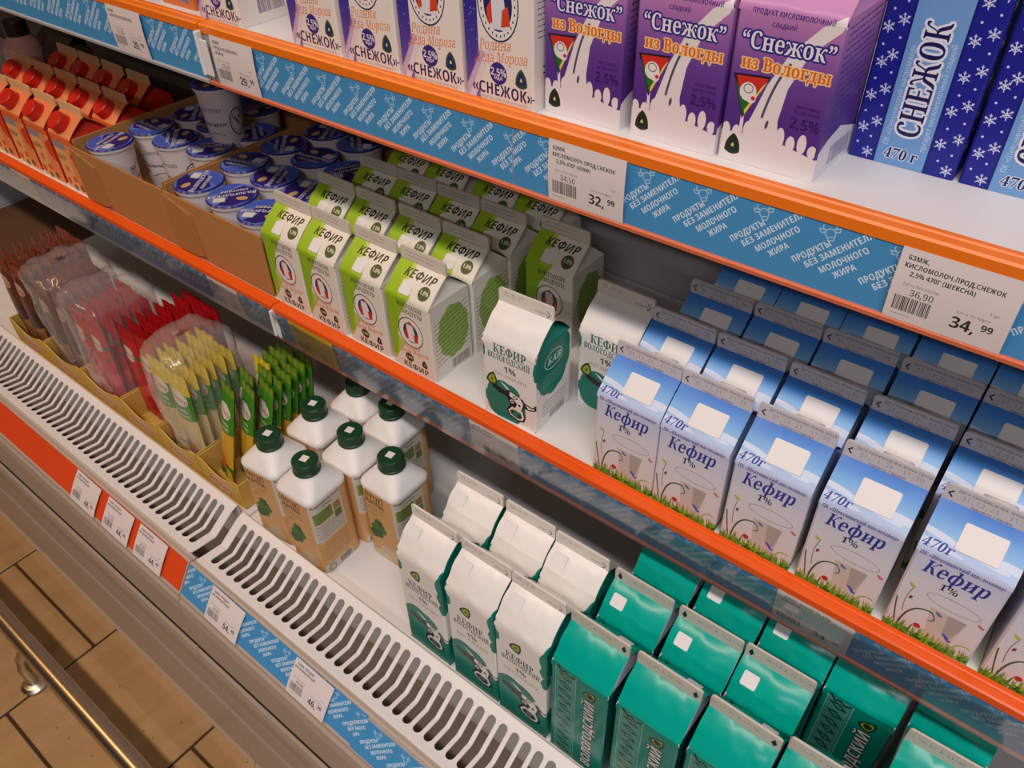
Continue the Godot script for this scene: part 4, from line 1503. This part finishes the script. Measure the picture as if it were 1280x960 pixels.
func tray(x0: float, x1: float, z0: float, z1: float, label: String, tx: Texture2D) -> void:
	var t := thing("display_tray", label, "box", Vector3((x0 + x1) / 2, DECK, (z0 + z1) / 2), 0.0, "yellow cardboard trays")
	var w := (x1 - x0) / 2 - .001
	var d := (z1 - z0) / 2
	var th := .0016
	# front wall with a scooped upper edge
	var out := [Vector2(-w, 0), Vector2(w, 0), Vector2(w, .050)]
	for i in 9:
		var u := i / 8.0
		out.append(Vector2(w - .012 - (2 * w - .024) * u, .050 - .014 * sin(PI * u)))
	out.append(Vector2(-w, .050))
	var f := mb()
	plate(f, out, d - th, d, Rect2(-w, 0, 2 * w, .052))
	part("front_wall", f, mat(Color.WHITE, .6, 0, tx), t)
	var s := mb()
	box(s, Vector3(-w + th / 2, .025, 0), Vector3(th, .05, 2 * d - .004), .0003)
	part("side_wall", s, M.tray_yellow, t)
	var s2 := mb()
	box(s2, Vector3(w - th / 2, .025, 0), Vector3(th, .05, 2 * d - .004), .0003)
	part("side_wall", s2, M.tray_yellow, t)
	var b := mb()
	box(b, Vector3(0, .025, -d + th / 2), Vector3(2 * w, .05, th), .0003)
	part("back_wall", b, M.tray_yellow, t)
	var g := mb()
	box(g, Vector3(0, th / 2, 0), Vector3(2 * w, th, 2 * d - .004), .0003)
	part("bottom", g, M.tray_yellow, t)

func card_box(x0: float, x1: float, label: String) -> void:
	var z1 := -.4805
	var z0 := -.778
	var t := thing("cardboard_box", label, "box", Vector3((x0 + x1) / 2, MID, (z0 + z1) / 2), 0.0, "open cardboard boxes of cups")
	var w := (x1 - x0) / 2 - .0008
	var d := (z1 - z0) / 2
	var th := .003
	var h := .089
	var f := mb()
	box(f, Vector3(0, h / 2, d - th / 2), Vector3(2 * w, h, th), .0006)
	part("front_wall", f, M.cardboard, t)
	# the glued corner flap, its free edge a little proud
	var fl := mb()
	plate(fl, [Vector2(-w + .001, .004), Vector2(-w + .001, h - .003), Vector2(-w + .060, h - .018), Vector2(-w + .068, .010), Vector2(-w + .05, .006)], d, d + .0032, Rect2(-w, 0, 2 * w, h))
	part("corner_flap", fl, M.cardboard_pale, t)
	for s in [-1.0, 1.0]:
		var q := mb()
		box(q, Vector3(s * (w - th / 2), h / 2 + .004, -.002), Vector3(th, h + .008, 2 * d - .006), .0006)
		part("side_wall", q, M.cardboard, t)
	var b := mb()
	box(b, Vector3(0, h / 2, -d + th / 2), Vector3(2 * w, h, th), .0006)
	part("back_wall", b, M.cardboard, t)
	var g := mb()
	box(g, Vector3(0, .001, 0), Vector3(2 * w - .006, .002, 2 * d - .006), .0003)
	part("bottom", g, M.cardboard, t)

# ---------------------------------------------------------------- scene
func _ready() -> void:
	rng.seed = 4711
	# camera
	var cam := Camera3D.new()
	cam.name = "camera"
	add_child(cam)
	cam.transform = Transform3D(Basis(Vector3(.781058, -.022585, -.62405), Vector3(-.391977, .760209, -.518109), Vector3(.48611, .649286, .584914)).orthonormalized(), Vector3(0, 1.43, 0))
	cam.fov = 50.97
	cam.near = 0.02
	cam.current = true
	# surroundings and exposure
	var env := Environment.new()
	env.background_mode = Environment.BG_COLOR
	env.background_color = Color(0.02, 0.02, 0.02)
	env.tonemap_mode = Environment.TONE_MAPPER_LINEAR
	env.tonemap_exposure = 0.36
	env.sdfgi_enabled = true
	env.ssao_enabled = true
	env.ssil_enabled = true
	var we := WorldEnvironment.new()
	we.name = "surroundings"
	we.environment = env
	add_child(we)
	# shop lamps: a long run over the aisle, warmer towards the far end
	M.white_metal = mat(c8(226, 224, 222), .45)
	ceiling_lamp(1.15, .74, 1.9, Color(1.0, .98, 1.0), 11.0, 4.0, "neutral ceiling lamp nearest the shopper")
	ceiling_lamp(-.80, .68, 1.9, Color(1.0, .92, .86), 7.0, 4.0, "warm white ceiling lamp over the middle of the aisle")
	ceiling_lamp(-2.75, .64, 1.9, Color(1.0, .74, .46), 5.5, 4.0, "warm ceiling lamp at the far end of the aisle")
	ceiling_lamp(1.15, 2.30, 1.9, Color(1.0, .98, 1.0), 9.5, 4.0, "neutral ceiling lamp behind the shopper")

	ts = TextServerManager.get_primary_interface()
	for f in [["sans", "Droid Sans", 400], ["sansb", "Droid Sans", 700], ["serif", "Droid Serif", 400], ["serifb", "Droid Serif", 700], ["mono", "Droid Sans Mono", 400]]:
		var sf := SystemFont.new()
		sf.font_names = PackedStringArray([f[1]])
		sf.font_weight = f[2]
		M["font_" + f[0]] = sf
		fonts[f[0]] = sf.get_rids()[0]
	materials()
	floor_and_room()
	cabinet(-2.45, JOINT - .001, "far open refrigerated cabinet with orange base price strip", [[-2.44, JOINT - .004, M.orange_paper, 0.0, .0012, "plain orange paper strip"]], M.back_shaded)
	cabinet(JOINT + .001, .75, "near open refrigerated cabinet with blue base price strip", [[JOINT + .003, -.43, M.strip, 0.0, .0014, "blue printed paper strip"], [-.44, .74, M.strip, .003, .0022, "blue printed paper strip, slipped down"]], M.back_grey)
	shelves()
	bumper_rail()
	upper_goods()
	middle_goods()
	lower_goods()

func materials() -> void:
	M.back_grey = mat(c8(176, 174, 180), .45)
	M.back_shaded = mat(c8(98, 88, 80), .5)  # far cabinet back panel, its dim shade put into the colour
	M.trough = mat(c8(120, 110, 98), .7)
	M.base_paint = mat(c8(178, 164, 150), .4)
	M.orange_plastic = mat(c8(236, 92, 22), .28)
	M.orange_upper = mat(c8(238, 122, 28), .28)
	M.clear_grey = mat(c8(170, 172, 174), .3)
	M.lip_orange = mat(c8(214, 112, 76), .35)
	M.wall = mat(c8(140, 128, 114), .9)
	M.ceiling = mat(c8(190, 186, 180), .9)
	M.grout = mat(c8(58, 42, 30), .9)
	M.chrome = mat(c8(214, 208, 200), .30, 1.0)
	M.gap_shade = mat(c8(30, 26, 24), .8)  # near-black tone painting the shade of the base panel gap
	M.sticker = mat(c8(228, 226, 224), .5)
	M.sky_cap = mat(c8(226, 224, 220), .4)
	M.red_cap = mat(c8(200, 30, 20), .35)
	M.green_cap = mat(c8(14, 62, 36), .4)
	M.cup_white = mat(c8(222, 216, 214), .4)
	M.bottle_white = mat(c8(232, 230, 226), .42)
	M.cup = mat(Color.WHITE, .4, 0, cup_tex())
	M.lid = mat(Color.WHITE, .32, 0, lid_tex())
	M.bottle = mat(Color.WHITE, .5, 0, bottle_tex())
	M.tray_yellow = mat(c8(204, 166, 80), .6)
	M.strip = mat(Color.WHITE, .5, 0, blue_strip_tex())
	M.orange_paper = mat(c8(222, 74, 28), .5)
	M.film = mat(Color(1, 1, 1, .10), .12)
	M.film.transparency = BaseMaterial3D.TRANSPARENCY_ALPHA
	# cardboard with fibre flecks
	var cv := Cv.new(256, 256, c8(176, 124, 70))
	for i in 900:
		var p := Vector2(rng.randf() * 256, rng.randf() * 256)
		cv.line([p, p + Vector2(rng.randf_range(3, 14), rng.randf_range(-1, 1))], 1, c8(176, 124, 70).lerp(c8(150, 100, 54) if rng.randf() < .5 else c8(196, 146, 90), .5))
	M.cardboard = mat(Color.WHITE, .85, 0, cv.tex())
	M.cardboard_pale = mat(c8(246, 240, 232), .85, 0, cv.tex())
	M.cover = mat(Color(.40, .41, .42, .22), .10)
	M.cover.transparency = BaseMaterial3D.TRANSPARENCY_ALPHA
	M.tiles = []
	for k in 3:
		var tcv := Cv.new(256, 256, c8(186, 150, 100))
		var nz := FastNoiseLite.new()
		nz.seed = 20 + k
		nz.frequency = .012
		var nf := FastNoiseLite.new()
		nf.seed = 60 + k
		nf.frequency = .08
		for y in 256:
			for x in 256:
				var v := .5 + .30 * nz.get_noise_2d(x * .5, y * 2.0) + .12 * nf.get_noise_2d(x, y)
				tcv.im.set_pixel(x, y, c8(148, 116, 76).lerp(c8(180, 148, 104), clampf(v + .06 * (k - 1), 0, 1)))
		for i in 26:
			tcv.ell(rng.randf() * 256, rng.randf() * 256, 1.5, 1.5, c8(120, 90, 60))
		var m := mat(Color.WHITE, .35, 0, tcv.tex())
		M.tiles.append(m)

func shelves() -> void:
	var S: Material = M.strip
	shelf("display_shelf", -2.45, JOINT - .0012, TOP, -.4625, M.clear_grey, M.orange_upper, "upper shelf of the far cabinet with blue price strip", [[-2.4, JOINT - .004, S, 0.0]])
	shelf("display_shelf", JOINT + .0012, .75, TOP, -.4625, M.lip_orange, M.orange_upper, "upper shelf of the near cabinet carrying the white and purple cartons", [[JOINT + .02, -.378, S, -.0035], [-.3765, .74, S, 0.0]])
	shelf("display_shelf", -2.45, JOINT - .0012, MID, -.4705, M.clear_grey, M.orange_plastic, "middle shelf of the far cabinet under the cups and orange cartons", [[-2.4, JOINT - .004, S, 0.0]])
	shelf("display_shelf", JOINT + .0012, .75, MID, -.4705, M.lip_orange, M.orange_plastic, "middle shelf of the near cabinet under the kefir cartons", [[JOINT + .004, .74, S, 0.0]])
	# joint clips
	var c1 := thing("rail_clip", "white plastic end clip hanging on the upper price rail", "clip", Vector3(-.777, TOP - .024, -.4575))
	var st := mb()
	box(st, Vector3(0, 0, 0), Vector3(.004, .044, .008), .0012)
	box(st, Vector3(.007, -.004, .0), Vector3(.010, .036, .002), .0008)
	part("clip_body", st, M.white_metal, c1)
	var c2 := thing("rail_clip", "clear plastic end clip on the middle price rail", "clip", Vector3(-.781, MID - .022, -.461))
	var s2 := mb()
	box(s2, Vector3(0, 0, 0), Vector3(.004, .040, .008), .0012)
	box(s2, Vector3(.006, -.004, .0), Vector3(.006, .034, .002), .0008)
	part("clip_body", s2, M.white_metal, c2)
	# grilles
	ribbed_grille(-2.44, JOINT - .009, 0, 0, "white slotted air grille in front of the snack packs")
	ribbed_grille(JOINT + .005, .74, -.003, .002, "white slotted air grille in front of the bottles and cow cartons")
	# tags: upper rail
	var ty := TOP - .0535
	var tt := TOP - .0045
	var z := -.4622
	price_tag(-.956, ty, z, tt, z, tag_tex(["БЗМЖ", "НАПИТОК КИСЛОМОЛОЧ."], "31,90", "29,99"), "white price tag on the far upper rail by the white clip")
	price_tag(-.762, ty, z, tt, z, tag_tex(["БЗМЖ", "ПРОД.КИСЛОМОЛОЧ.", "СНЕЖОК"], "32,50", "29,99"), "white price tag just right of the white rail clip")
	price_tag(-.340, ty, z, tt, z, tag_tex(["БЗМЖ", "КИСЛОМОЛОЧ.ПРОД.СНЕЖОК", "2,5% 470Г (ЮНФ)"], "34,50", "32,99"), "white price tag reading 32,99 under the purple cartons")
	price_tag(-.0815, ty, z, tt, z, tag_tex(["БЗМЖ,", "КИСЛОМОЛОЧ.ПРОД.СНЕЖОК", "2,5% 470Г (ШЕКСНА)"], "36,90", "34,99"), "white price tag reading 34,99 on the upper rail")
	# middle rail
	ty = MID - .0530
	tt = MID - .0050
	var zb := -.4700
	var zt := -.4638
	price_tag(-1.490, ty, zb, tt, zt, tag_tex(["БЗМЖ", "ЙОГУРТ"], "41,90", "39,99"), "white price tag under the orange cartons")
	price_tag(-.925, ty, zb, tt, zt, tag_tex(["БЗМЖ", "СМЕТАНА"], "58,90", "54,99"), "white price tag under the cardboard boxes of cups")
	price_tag(-.752, ty, zb, tt, zt, tag_tex(["АКЦИЯ", "КЕФИР"], "39,90", "33,99", c8(212, 172, 30)), "yellow price tag under the green kefir cartons", .084)
	price_tag(-.447, ty, zb, tt, zt, tag_tex(["БЗМЖ, КЕФИР 1%", "ВОЛОГОДСКИЙ"], "41,90", "38,99"), "white price tag below the short cow carton")
	price_tag(-.090, ty, zb, tt, zt, tag_tex(["БЗМЖ, КЕФИР 1% 470Г", "(ШЕКСНА)"], "36,90", "34,49"), "white price tag below the blue kefir cartons")
	# base rail
	var labs := ["leftmost white price tag on the orange base strip", "middle white price tag on the orange base strip", "rightmost white price tag on the orange base strip", "white price tag on the blue base strip below the bottles", "white price tag on the blue base strip below the cow cartons"]
	var xs := [-1.069, -.979, -.895, -.722, -.553]
	var pr := ["48,49", "44,49", "44,49", "54,49", "46,99"]
	for i in 5:
		price_tag(xs[i], .5020, -.2147, .5415, -.2428, tag_tex(["БЗМЖ, ПРОДУКТ", "КИСЛОМОЛОЧНЫЙ"], ["51,90", "47,90", "47,90", "58,90", "49,90"][i], pr[i]), labs[i], .068, .0044, -.02 + .01 * (i % 3))

func place(src: Node3D, called: String, y: float, rows: Array, lab: Callable) -> void:
	for r in rows.size():
		for c in rows[r].size():
			var p: Array = rows[r][c]
			var turn := rng.randf_range(-.02, .02) if p.size() < 3 else p[2] as float
			copy(src, called, Vector3(p[0], y, p[1]), turn, lab.call(r, c, rows[r].size()))
	src.free()

func row(xs: Array, z: float) -> Array:
	return xs.map(func(x): return [x, z + rng.randf_range(-.0008, .0008)])

func upper_goods() -> void:
	var y := TOP + .0002
	var w := build_carton(art_snow_white(), .42, "snezhok_carton", "carton", "white snow drink cartons on the upper shelf")
	place(w, "snow_drink_carton", y, [row([-.768, -.622, -.549, -.4765, -.4045], -.5135)], func(_r, c, _n): return "white and violet snow drink carton standing apart over the cabinet joint" if c == 0 else "white and violet snow drink carton, %s of four from the rail clip side" % ORD[c - 1])
	var p := build_carton(art_purple(), .36, "purple", "carton", "purple snow drink cartons on the upper shelf")
	place(p, "purple_carton", y, [[[-.334, -.5235], [-.2575, -.5250], [-.1875, -.5270]]], func(_r, c, _n): return ["purple milk splash carton beside the white cartons", "purple milk splash carton between two of its kind", "purple milk splash carton beside the navy snowflake cartons"][c])
	var n := build_carton(art_snow_blue(), .36, "navy", "carton", "navy snowflake cartons on the upper shelf")
	place(n, "snowflake_carton", y, [row([-.1168, -.0450, .0270], -.5830)], func(_r, c, _n): return ["navy snowflake carton right behind the last purple carton", "navy snowflake carton at the right edge of the photo", "navy snowflake carton mostly cut off by the photo edge"][c])
	# orange box at the far end of the shelf
	var t := thing("juice_box", "orange box with a blue picture on the far upper shelf", "box", Vector3(-.856, y, -.522))
	var cv := Cv.new(256, 400, c8(214, 112, 44))
	cv.rect(60, 230, 150, 150, c8(80, 120, 190))
	for i in 14:
		cv.ell(70 + rng.randf() * 130, 240 + rng.randf() * 130, 16, 20, c8(40, 52, 110).lerp(c8(150, 180, 220), rng.randf()))
	var st := mb()
	plate(st, [Vector2(-.030, 0), Vector2(.030, 0), Vector2(.030, .13), Vector2(-.030, .13)], -.03, .03, Rect2(-.03, 0, .06, .13))
	part("carton_body", st, mat(Color.WHITE, .4, 0, cv.tex()), t)
	var fl := mb()
	box(fl, Vector3(0, .1315, 0), Vector3(.056, .003, .056), .001)
	part("top_flap", fl, M.orange_paper, t)

func middle_goods() -> void:
	var y := MID + .0002
	# green kefir
	var ga := art_green()
	var g := build_carton(ga, .40, "green", "carton", "green and white kefir cartons")
	part("sticker", slope_sticker(ga, -.006, .70, .016, .016), M.sticker, g.get_node("gable_roof"), "small white square sticker")
	place(g, "green_kefir_carton", y, [row([-.7595, -.6915, -.6185, -.5445], -.5135), row([-.7565, -.6865, -.6135, -.5430], -.5795), row([-.7490, -.6810, -.6105, -.5415], -.6450), row([-.7510, -.6815, -.6000, -.5310], -.7110), [[-.4595, -.655]]], func(r, c, _n): return "green and white kefir carton standing alone behind the cow cartons" if r == 4 else "green and white kefir carton, %s row from the front, %s from the cups" % [ORD[r], ORD[c]])
	# cow kefir, short
	var ca := art_cow(false)
	var cw := build_carton(ca, .34, "cow", "carton", "short white cow kefir cartons", .006, .002)
	place(cw, "cow_kefir_carton", y, [[[-.4065, -.5150, .04], [-.3350, -.5850, 0.0]]], func(_r, c, _n): return ["short white kefir carton with a cow at the shelf edge", "short white kefir carton with a cow, set back beside the blue cartons"][c])
	# blue kefir
	var ba := art_blue()
	var b := build_carton(ba, .36, "blue", "carton", "blue sky kefir cartons")
	part("sticker", slope_sticker(ba, .004, .52, .030, .022), M.sticker, b.get_node("gable_roof"), "blank white label on the roof")
	part("screw_cap", slope_cap(ba, .004, .55, .0125, .013, true), M.sky_cap, b.get_node("gable_roof"), "white screw cap on the back slope")
	var bx := [[-.2640, -.1960, -.1245, -.0515, .0240, .0990], [-.2655, -.1965, -.1255, -.0530, .0185, .0900], [-.2600, -.1905, -.1215, -.0505, .0185, .0880], [-.2560, -.1880, -.1205, -.0505, .0180, .0880]]
	var rows := []
	for i in 4:
		rows.append(row(bx[i], -.5115 - .0655 * i))
	place(b, "blue_kefir_carton", y, rows, func(r, c, _n): return "blue sky kefir carton, %s row from the front, %s from the cow cartons" % [ORD[r], ORD[c]])
	# orange yoghurt cartons
	var oa := art_orange()
	var o := build_carton(oa, .40, "orange", "carton", "orange cartons with red caps")
	part("screw_cap", slope_cap(oa, -.002, .54, .0150, .016), M.red_cap, o.get_node("gable_roof"), "red screw cap")
	place(o, "orange_carton", y, [row([-1.530, -1.452, -1.372, -1.292], -.5170), row([-1.588, -1.512, -1.437, -1.361, -1.287], -.5880), row([-1.560, -1.484, -1.408, -1.330], -.6570)], func(r, c, _n): return "orange carton with red cap, %s row from the front, %s from the far end" % [ORD[r], ORD[c]])
	# boxes of cups
	card_box(-1.253, -1.012, "open brown cardboard box of cups next to the orange cartons")
	card_box(-1.010, -.797, "open brown cardboard box of cups next to the green cartons")
	var cup := build_cup()
	var cy := MID + .0022
	var spots := [[[-1.199, -.518], [-1.198, -.588], [-1.128, -.584], [-1.058, -.596], [-1.19, -.660], [-1.12, -.656], [-1.05, -.668], [-1.19, -.734], [-1.12, -.732]], [[-.975, -.519], [-.904, -.521], [-.833, -.518], [-.974, -.594], [-.903, -.592], [-.833, -.588], [-.974, -.665], [-.903, -.663], [-.833, -.660], [-.960, -.736], [-.888, -.736]]]
	place(cup, "dairy_cup", cy, [spots[0].map(func(p): return [p[0], p[1], rng.randf_range(-3, 3)]), spots[1].map(func(p): return [p[0], p[1], rng.randf_range(-3, 3)]), [[-1.064, -.634, 2.6]]], func(r, c, _n): return "white cup with blue lid standing on top of the other cups" if r == 2 else "white cup with blue foil lid in the box %s, %s" % [["beside the orange cartons", "beside the green cartons"][r], ["front row left", "second row left", "second row middle", "second row right", "third row left", "third row middle", "third row right", "back row left", "back row right"][c] if r == 0 else ["front row left", "front row middle", "front row right", "second row left", "second row middle", "second row right", "third row left", "third row middle", "third row right", "back row left", "back row right"][c]])
	get_node(NodePath(String(get_child(get_child_count() - 1).name))).position.y = cy + .0832
	# dark goods at the far end
	var far := [[-1.745, -.535, "pink bottle with a black cap at the far end of the shelf"], [-1.700, -.640, "pink bottle with a black cap behind the first one"]]
	for f in far:
		var t := thing("drink_jar", f[2], "bottle", Vector3(f[0], y, f[1]), 0.0, "pink bottles at the far end")
		var s := mb()
		lathe(s, [Vector2(.0005, .0005), Vector2(.034, 0), Vector2(.036, .003), Vector2(.036, .10), Vector2(.033, .115), Vector2(.022, .130), Vector2(.018, .135)], 32)
		part("bottle_body", s, mat(c8(206, 160, 150), .4), t)
		var lb := mb()
		lathe(lb, [Vector2(.0364, .02), Vector2(.0366, .021), Vector2(.0366, .085), Vector2(.0364, .086)], 32)
		part("wrap_label", lb, mat(c8(190, 92, 76), .5), t)
		var k := mb()
		lathe(k, [Vector2(.020, .132), Vector2(.0205, .133), Vector2(.0205, .156), Vector2(.0195, .158), Vector2(.0001, .158)], 28)
		part("screw_cap", k, mat(c8(26, 22, 22), .4), t, "black cap")
	var da := Atlas.new(.0665, .0645, .100, .026, .0165, 2000.0, c8(70, 64, 54))
	print_rows(da.cv, da.X(.1), da.BY(.2), da.W * .8, 6, 20, 4, c8(120, 110, 90))
	var dk := build_carton(da, .5, "dark", "carton", "dark cartons at the far end")
	place(dk, "dark_carton", y, [[[-1.640, -.690, .1], [-1.715, -.715, .1]]], func(_r, c, _n): return ["dark grey carton behind the orange cartons", "dark grey carton beside the pink bottles at the back"][c])

func lower_goods() -> void:
	var y := DECK + .0002
	# tall cow cartons
	var ca := art_cow(true)
	var cw := build_carton(ca, .30, "cow_tall", "carton", "tall white cow kefir cartons", .009, .003)
	part("sticker", slope_sticker(ca, -.018, .34, .015, .015, false, .0042), M.sticker, cw.get_node("gable_roof"), "small white square sticker")
	place(cw, "tall_cow_carton", y, [[[-.4285, -.3780], [-.3545, -.3770], [-.2860, -.3765]], [[-.4215, -.4460], [-.3500, -.4460], [-.2815, -.4450]]], func(r, c, _n): return "tall white kefir carton with a cow, %s row, %s" % [["front", "back"][r], ["nearest the bottles", "in the middle", "beside the teal cartons"][c]])
	# teal cartons
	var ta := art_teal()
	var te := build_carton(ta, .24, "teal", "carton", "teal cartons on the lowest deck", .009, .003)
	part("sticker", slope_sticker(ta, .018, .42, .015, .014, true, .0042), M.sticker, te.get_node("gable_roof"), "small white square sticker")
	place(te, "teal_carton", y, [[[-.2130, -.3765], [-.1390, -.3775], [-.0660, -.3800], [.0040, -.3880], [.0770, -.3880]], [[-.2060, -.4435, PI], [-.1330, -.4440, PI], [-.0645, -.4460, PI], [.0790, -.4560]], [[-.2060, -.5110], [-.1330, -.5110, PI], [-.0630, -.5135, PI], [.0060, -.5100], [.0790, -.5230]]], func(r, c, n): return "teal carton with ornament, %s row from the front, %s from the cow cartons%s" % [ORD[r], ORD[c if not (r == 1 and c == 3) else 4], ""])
	# bottles
	var bo := build_bottle()
	place(bo, "drink_bottle", y, [[[-.7190, -.3740, .1], [-.6460, -.3730, .05], [-.5660, -.4420, 0.0]], [[-.7170, -.4475, .1], [-.6395, -.4420, .05]], [[-.7065, -.5170, .1], [-.6350, -.5110, .05]]], func(r, c, _n): return [["beige bottle with green cap, front one next to the snack packs", "beige bottle with green cap standing foremost at the grille", "beige bottle with green cap at the right of the group"], ["beige bottle with green cap, middle one next to the snack packs", "beige bottle with green cap in the centre of the group"], ["beige bottle with green cap at the back, left", "beige bottle with green cap at the back, right"]][r][c])
	# trays and packs
	var cv := Cv.new(400, 220, c8(210, 172, 78))
	cv.ell(200, 130, 120, 56, c8(214, 180, 150), .1)
	text(cv, "Роллер", "serifb", 70, 200, 132, c8(196, 110, 90), .1, .9, .2)
	for i in 60:
		cv.rect(rng.randf() * 400, rng.randf() * 220, rng.randf_range(4, 30), 2, c8(196, 150, 40).lerp(c8(226, 190, 90), rng.randf()))
	var tx := cv.tex()
	var bounds := [-1.470, -1.346, -1.222, -1.100, -.996, -.894, -.792]
	var tl := ["below the loose brown packs", "below the bagged brown packs", "below the bagged red packs", "below the loose red packs", "below the bagged yellow packs", "below the loose green packs next to the bottles"]
	for i in 6:
		tray(bounds[i] + .0008, bounds[i + 1] - .0008, -.512, -.3465, "yellow cardboard tray %s" % tl[i], tx)
	var pm := pack_mesh(.0500, .172, .0148)
	var pn := pack_mesh(.0440, .162, .013)
	var sets := [["brown", -1.408, "loose in the far tray", pm, 8, -.362, 0.0], ["brown", -1.284, "inside the far clear bag", pm, 6, -.366, 0.0], ["red", -1.161, "inside the middle clear bag", pm, 6, -.364, 0.0], ["red", -1.048, "loose behind the red bag", pm, 8, -.380, 0.0], ["yellow", -.945, "inside the near clear bag", pm, 6, -.364, 0.0]]
	var mats := {}
	for k in ["brown", "red", "yellow", "green"]:
		mats[k] = mat(Color.WHITE, .3, 0, pack_tex(k))
	for s in sets:
		for r in s[4]:
			for c in 2:
				var t := thing("snack_pack", "%s snack pack %s, %s row, %s" % [("green pack with yellow top," if s[0] == "yellow" else s[0]), s[2], ORD[r], ["left", "right"][c]], "snack pack", Vector3(s[1] + (c - .5) * .0505, DECK + .003 + rng.randf_range(0, .004), s[5] - .0162 * r), rng.randf_range(-.04, .04), "%s snack packs" % s[0])
				t.rotation.x = -.045 + rng.randf_range(-.015, .015)
				part("wrapper", s[3], mats[s[0]], t)
	var gs := [[-.864, -.368, -.22, -.26], [-.842, -.386, -.24, -.26], [-.824, -.404, -.22, -.26], [-.866, -.404, -.2, -.25], [-.850, -.424, -.2, -.25], [-.866, -.442, -.1, -.20], [-.826, -.424, -.2, -.24], [-.822, -.441, -.15, -.22], [-.862, -.458, -.1, -.18], [-.824, -.459, -.1, -.19], [-.860, -.474, -.06, -.16], [-.824, -.476, -.06, -.17], [-.858, -.489, -.04, -.14], [-.824, -.492, -.04, -.15]]
	for i in gs.size():
		var s: Array = gs[i]
		var t := thing("snack_pack", "green snack pack standing loose beside the bottles, %s" % ["foremost", "second from the front", "third from the front, nearest the bottles", "fourth from the front", "fifth from the front", "with a yellow top in the middle", "sixth from the front", "seventh from the front", "third last on the left", "third last on the right", "second last on the left", "second last on the right", "last on the left", "last on the right"][i], "snack pack", Vector3(s[0], DECK + .003, s[1]), s[2], "green snack packs")
		t.rotation.x = s[3]
		part("wrapper", pn, mats["yellow" if i == 5 else "green"], t)
	clear_bag("plastic_bag", Vector3(-1.284, DECK + .003, -.412), .0585, .060, .188, 3, "clear wrinkled plastic bag round the brown packs")
	clear_bag("plastic_bag", Vector3(-1.161, DECK + .003, -.411), .0585, .060, .188, 8, "clear wrinkled plastic bag round the red packs")
	clear_bag("plastic_bag", Vector3(-.945, DECK + .003, -.411), .0490, .060, .190, 14, "clear plastic bag round the yellow topped packs")
	# far end of the deck
	var bs := thing("cardboard_sheet", "dark brown cardboard sheet lying at the far end of the deck", "cardboard", Vector3(-1.86, DECK, -.62))
	var st := mb()
	box(st, Vector3(0, .002, 0), Vector3(.29, .004, .33), .001)
	part("sheet", st, mat(c8(92, 62, 40), .8), bs)
	var cr := thing("plastic_crate", "grey plastic crate at the far end of the deck", "crate", Vector3(-2.15, DECK, -.58))
	for q in [[Vector3(0, .004, 0), Vector3(.28, .008, .36)], [Vector3(-.138, .07, 0), Vector3(.004, .13, .36)], [Vector3(.138, .07, 0), Vector3(.004, .13, .36)], [Vector3(0, .07, .178), Vector3(.272, .13, .004)], [Vector3(0, .07, -.178), Vector3(.272, .13, .004)]]:
		var w := mb()
		box(w, q[0], q[1], .001)
		part("crate_wall", w, M.clear_grey, cr)
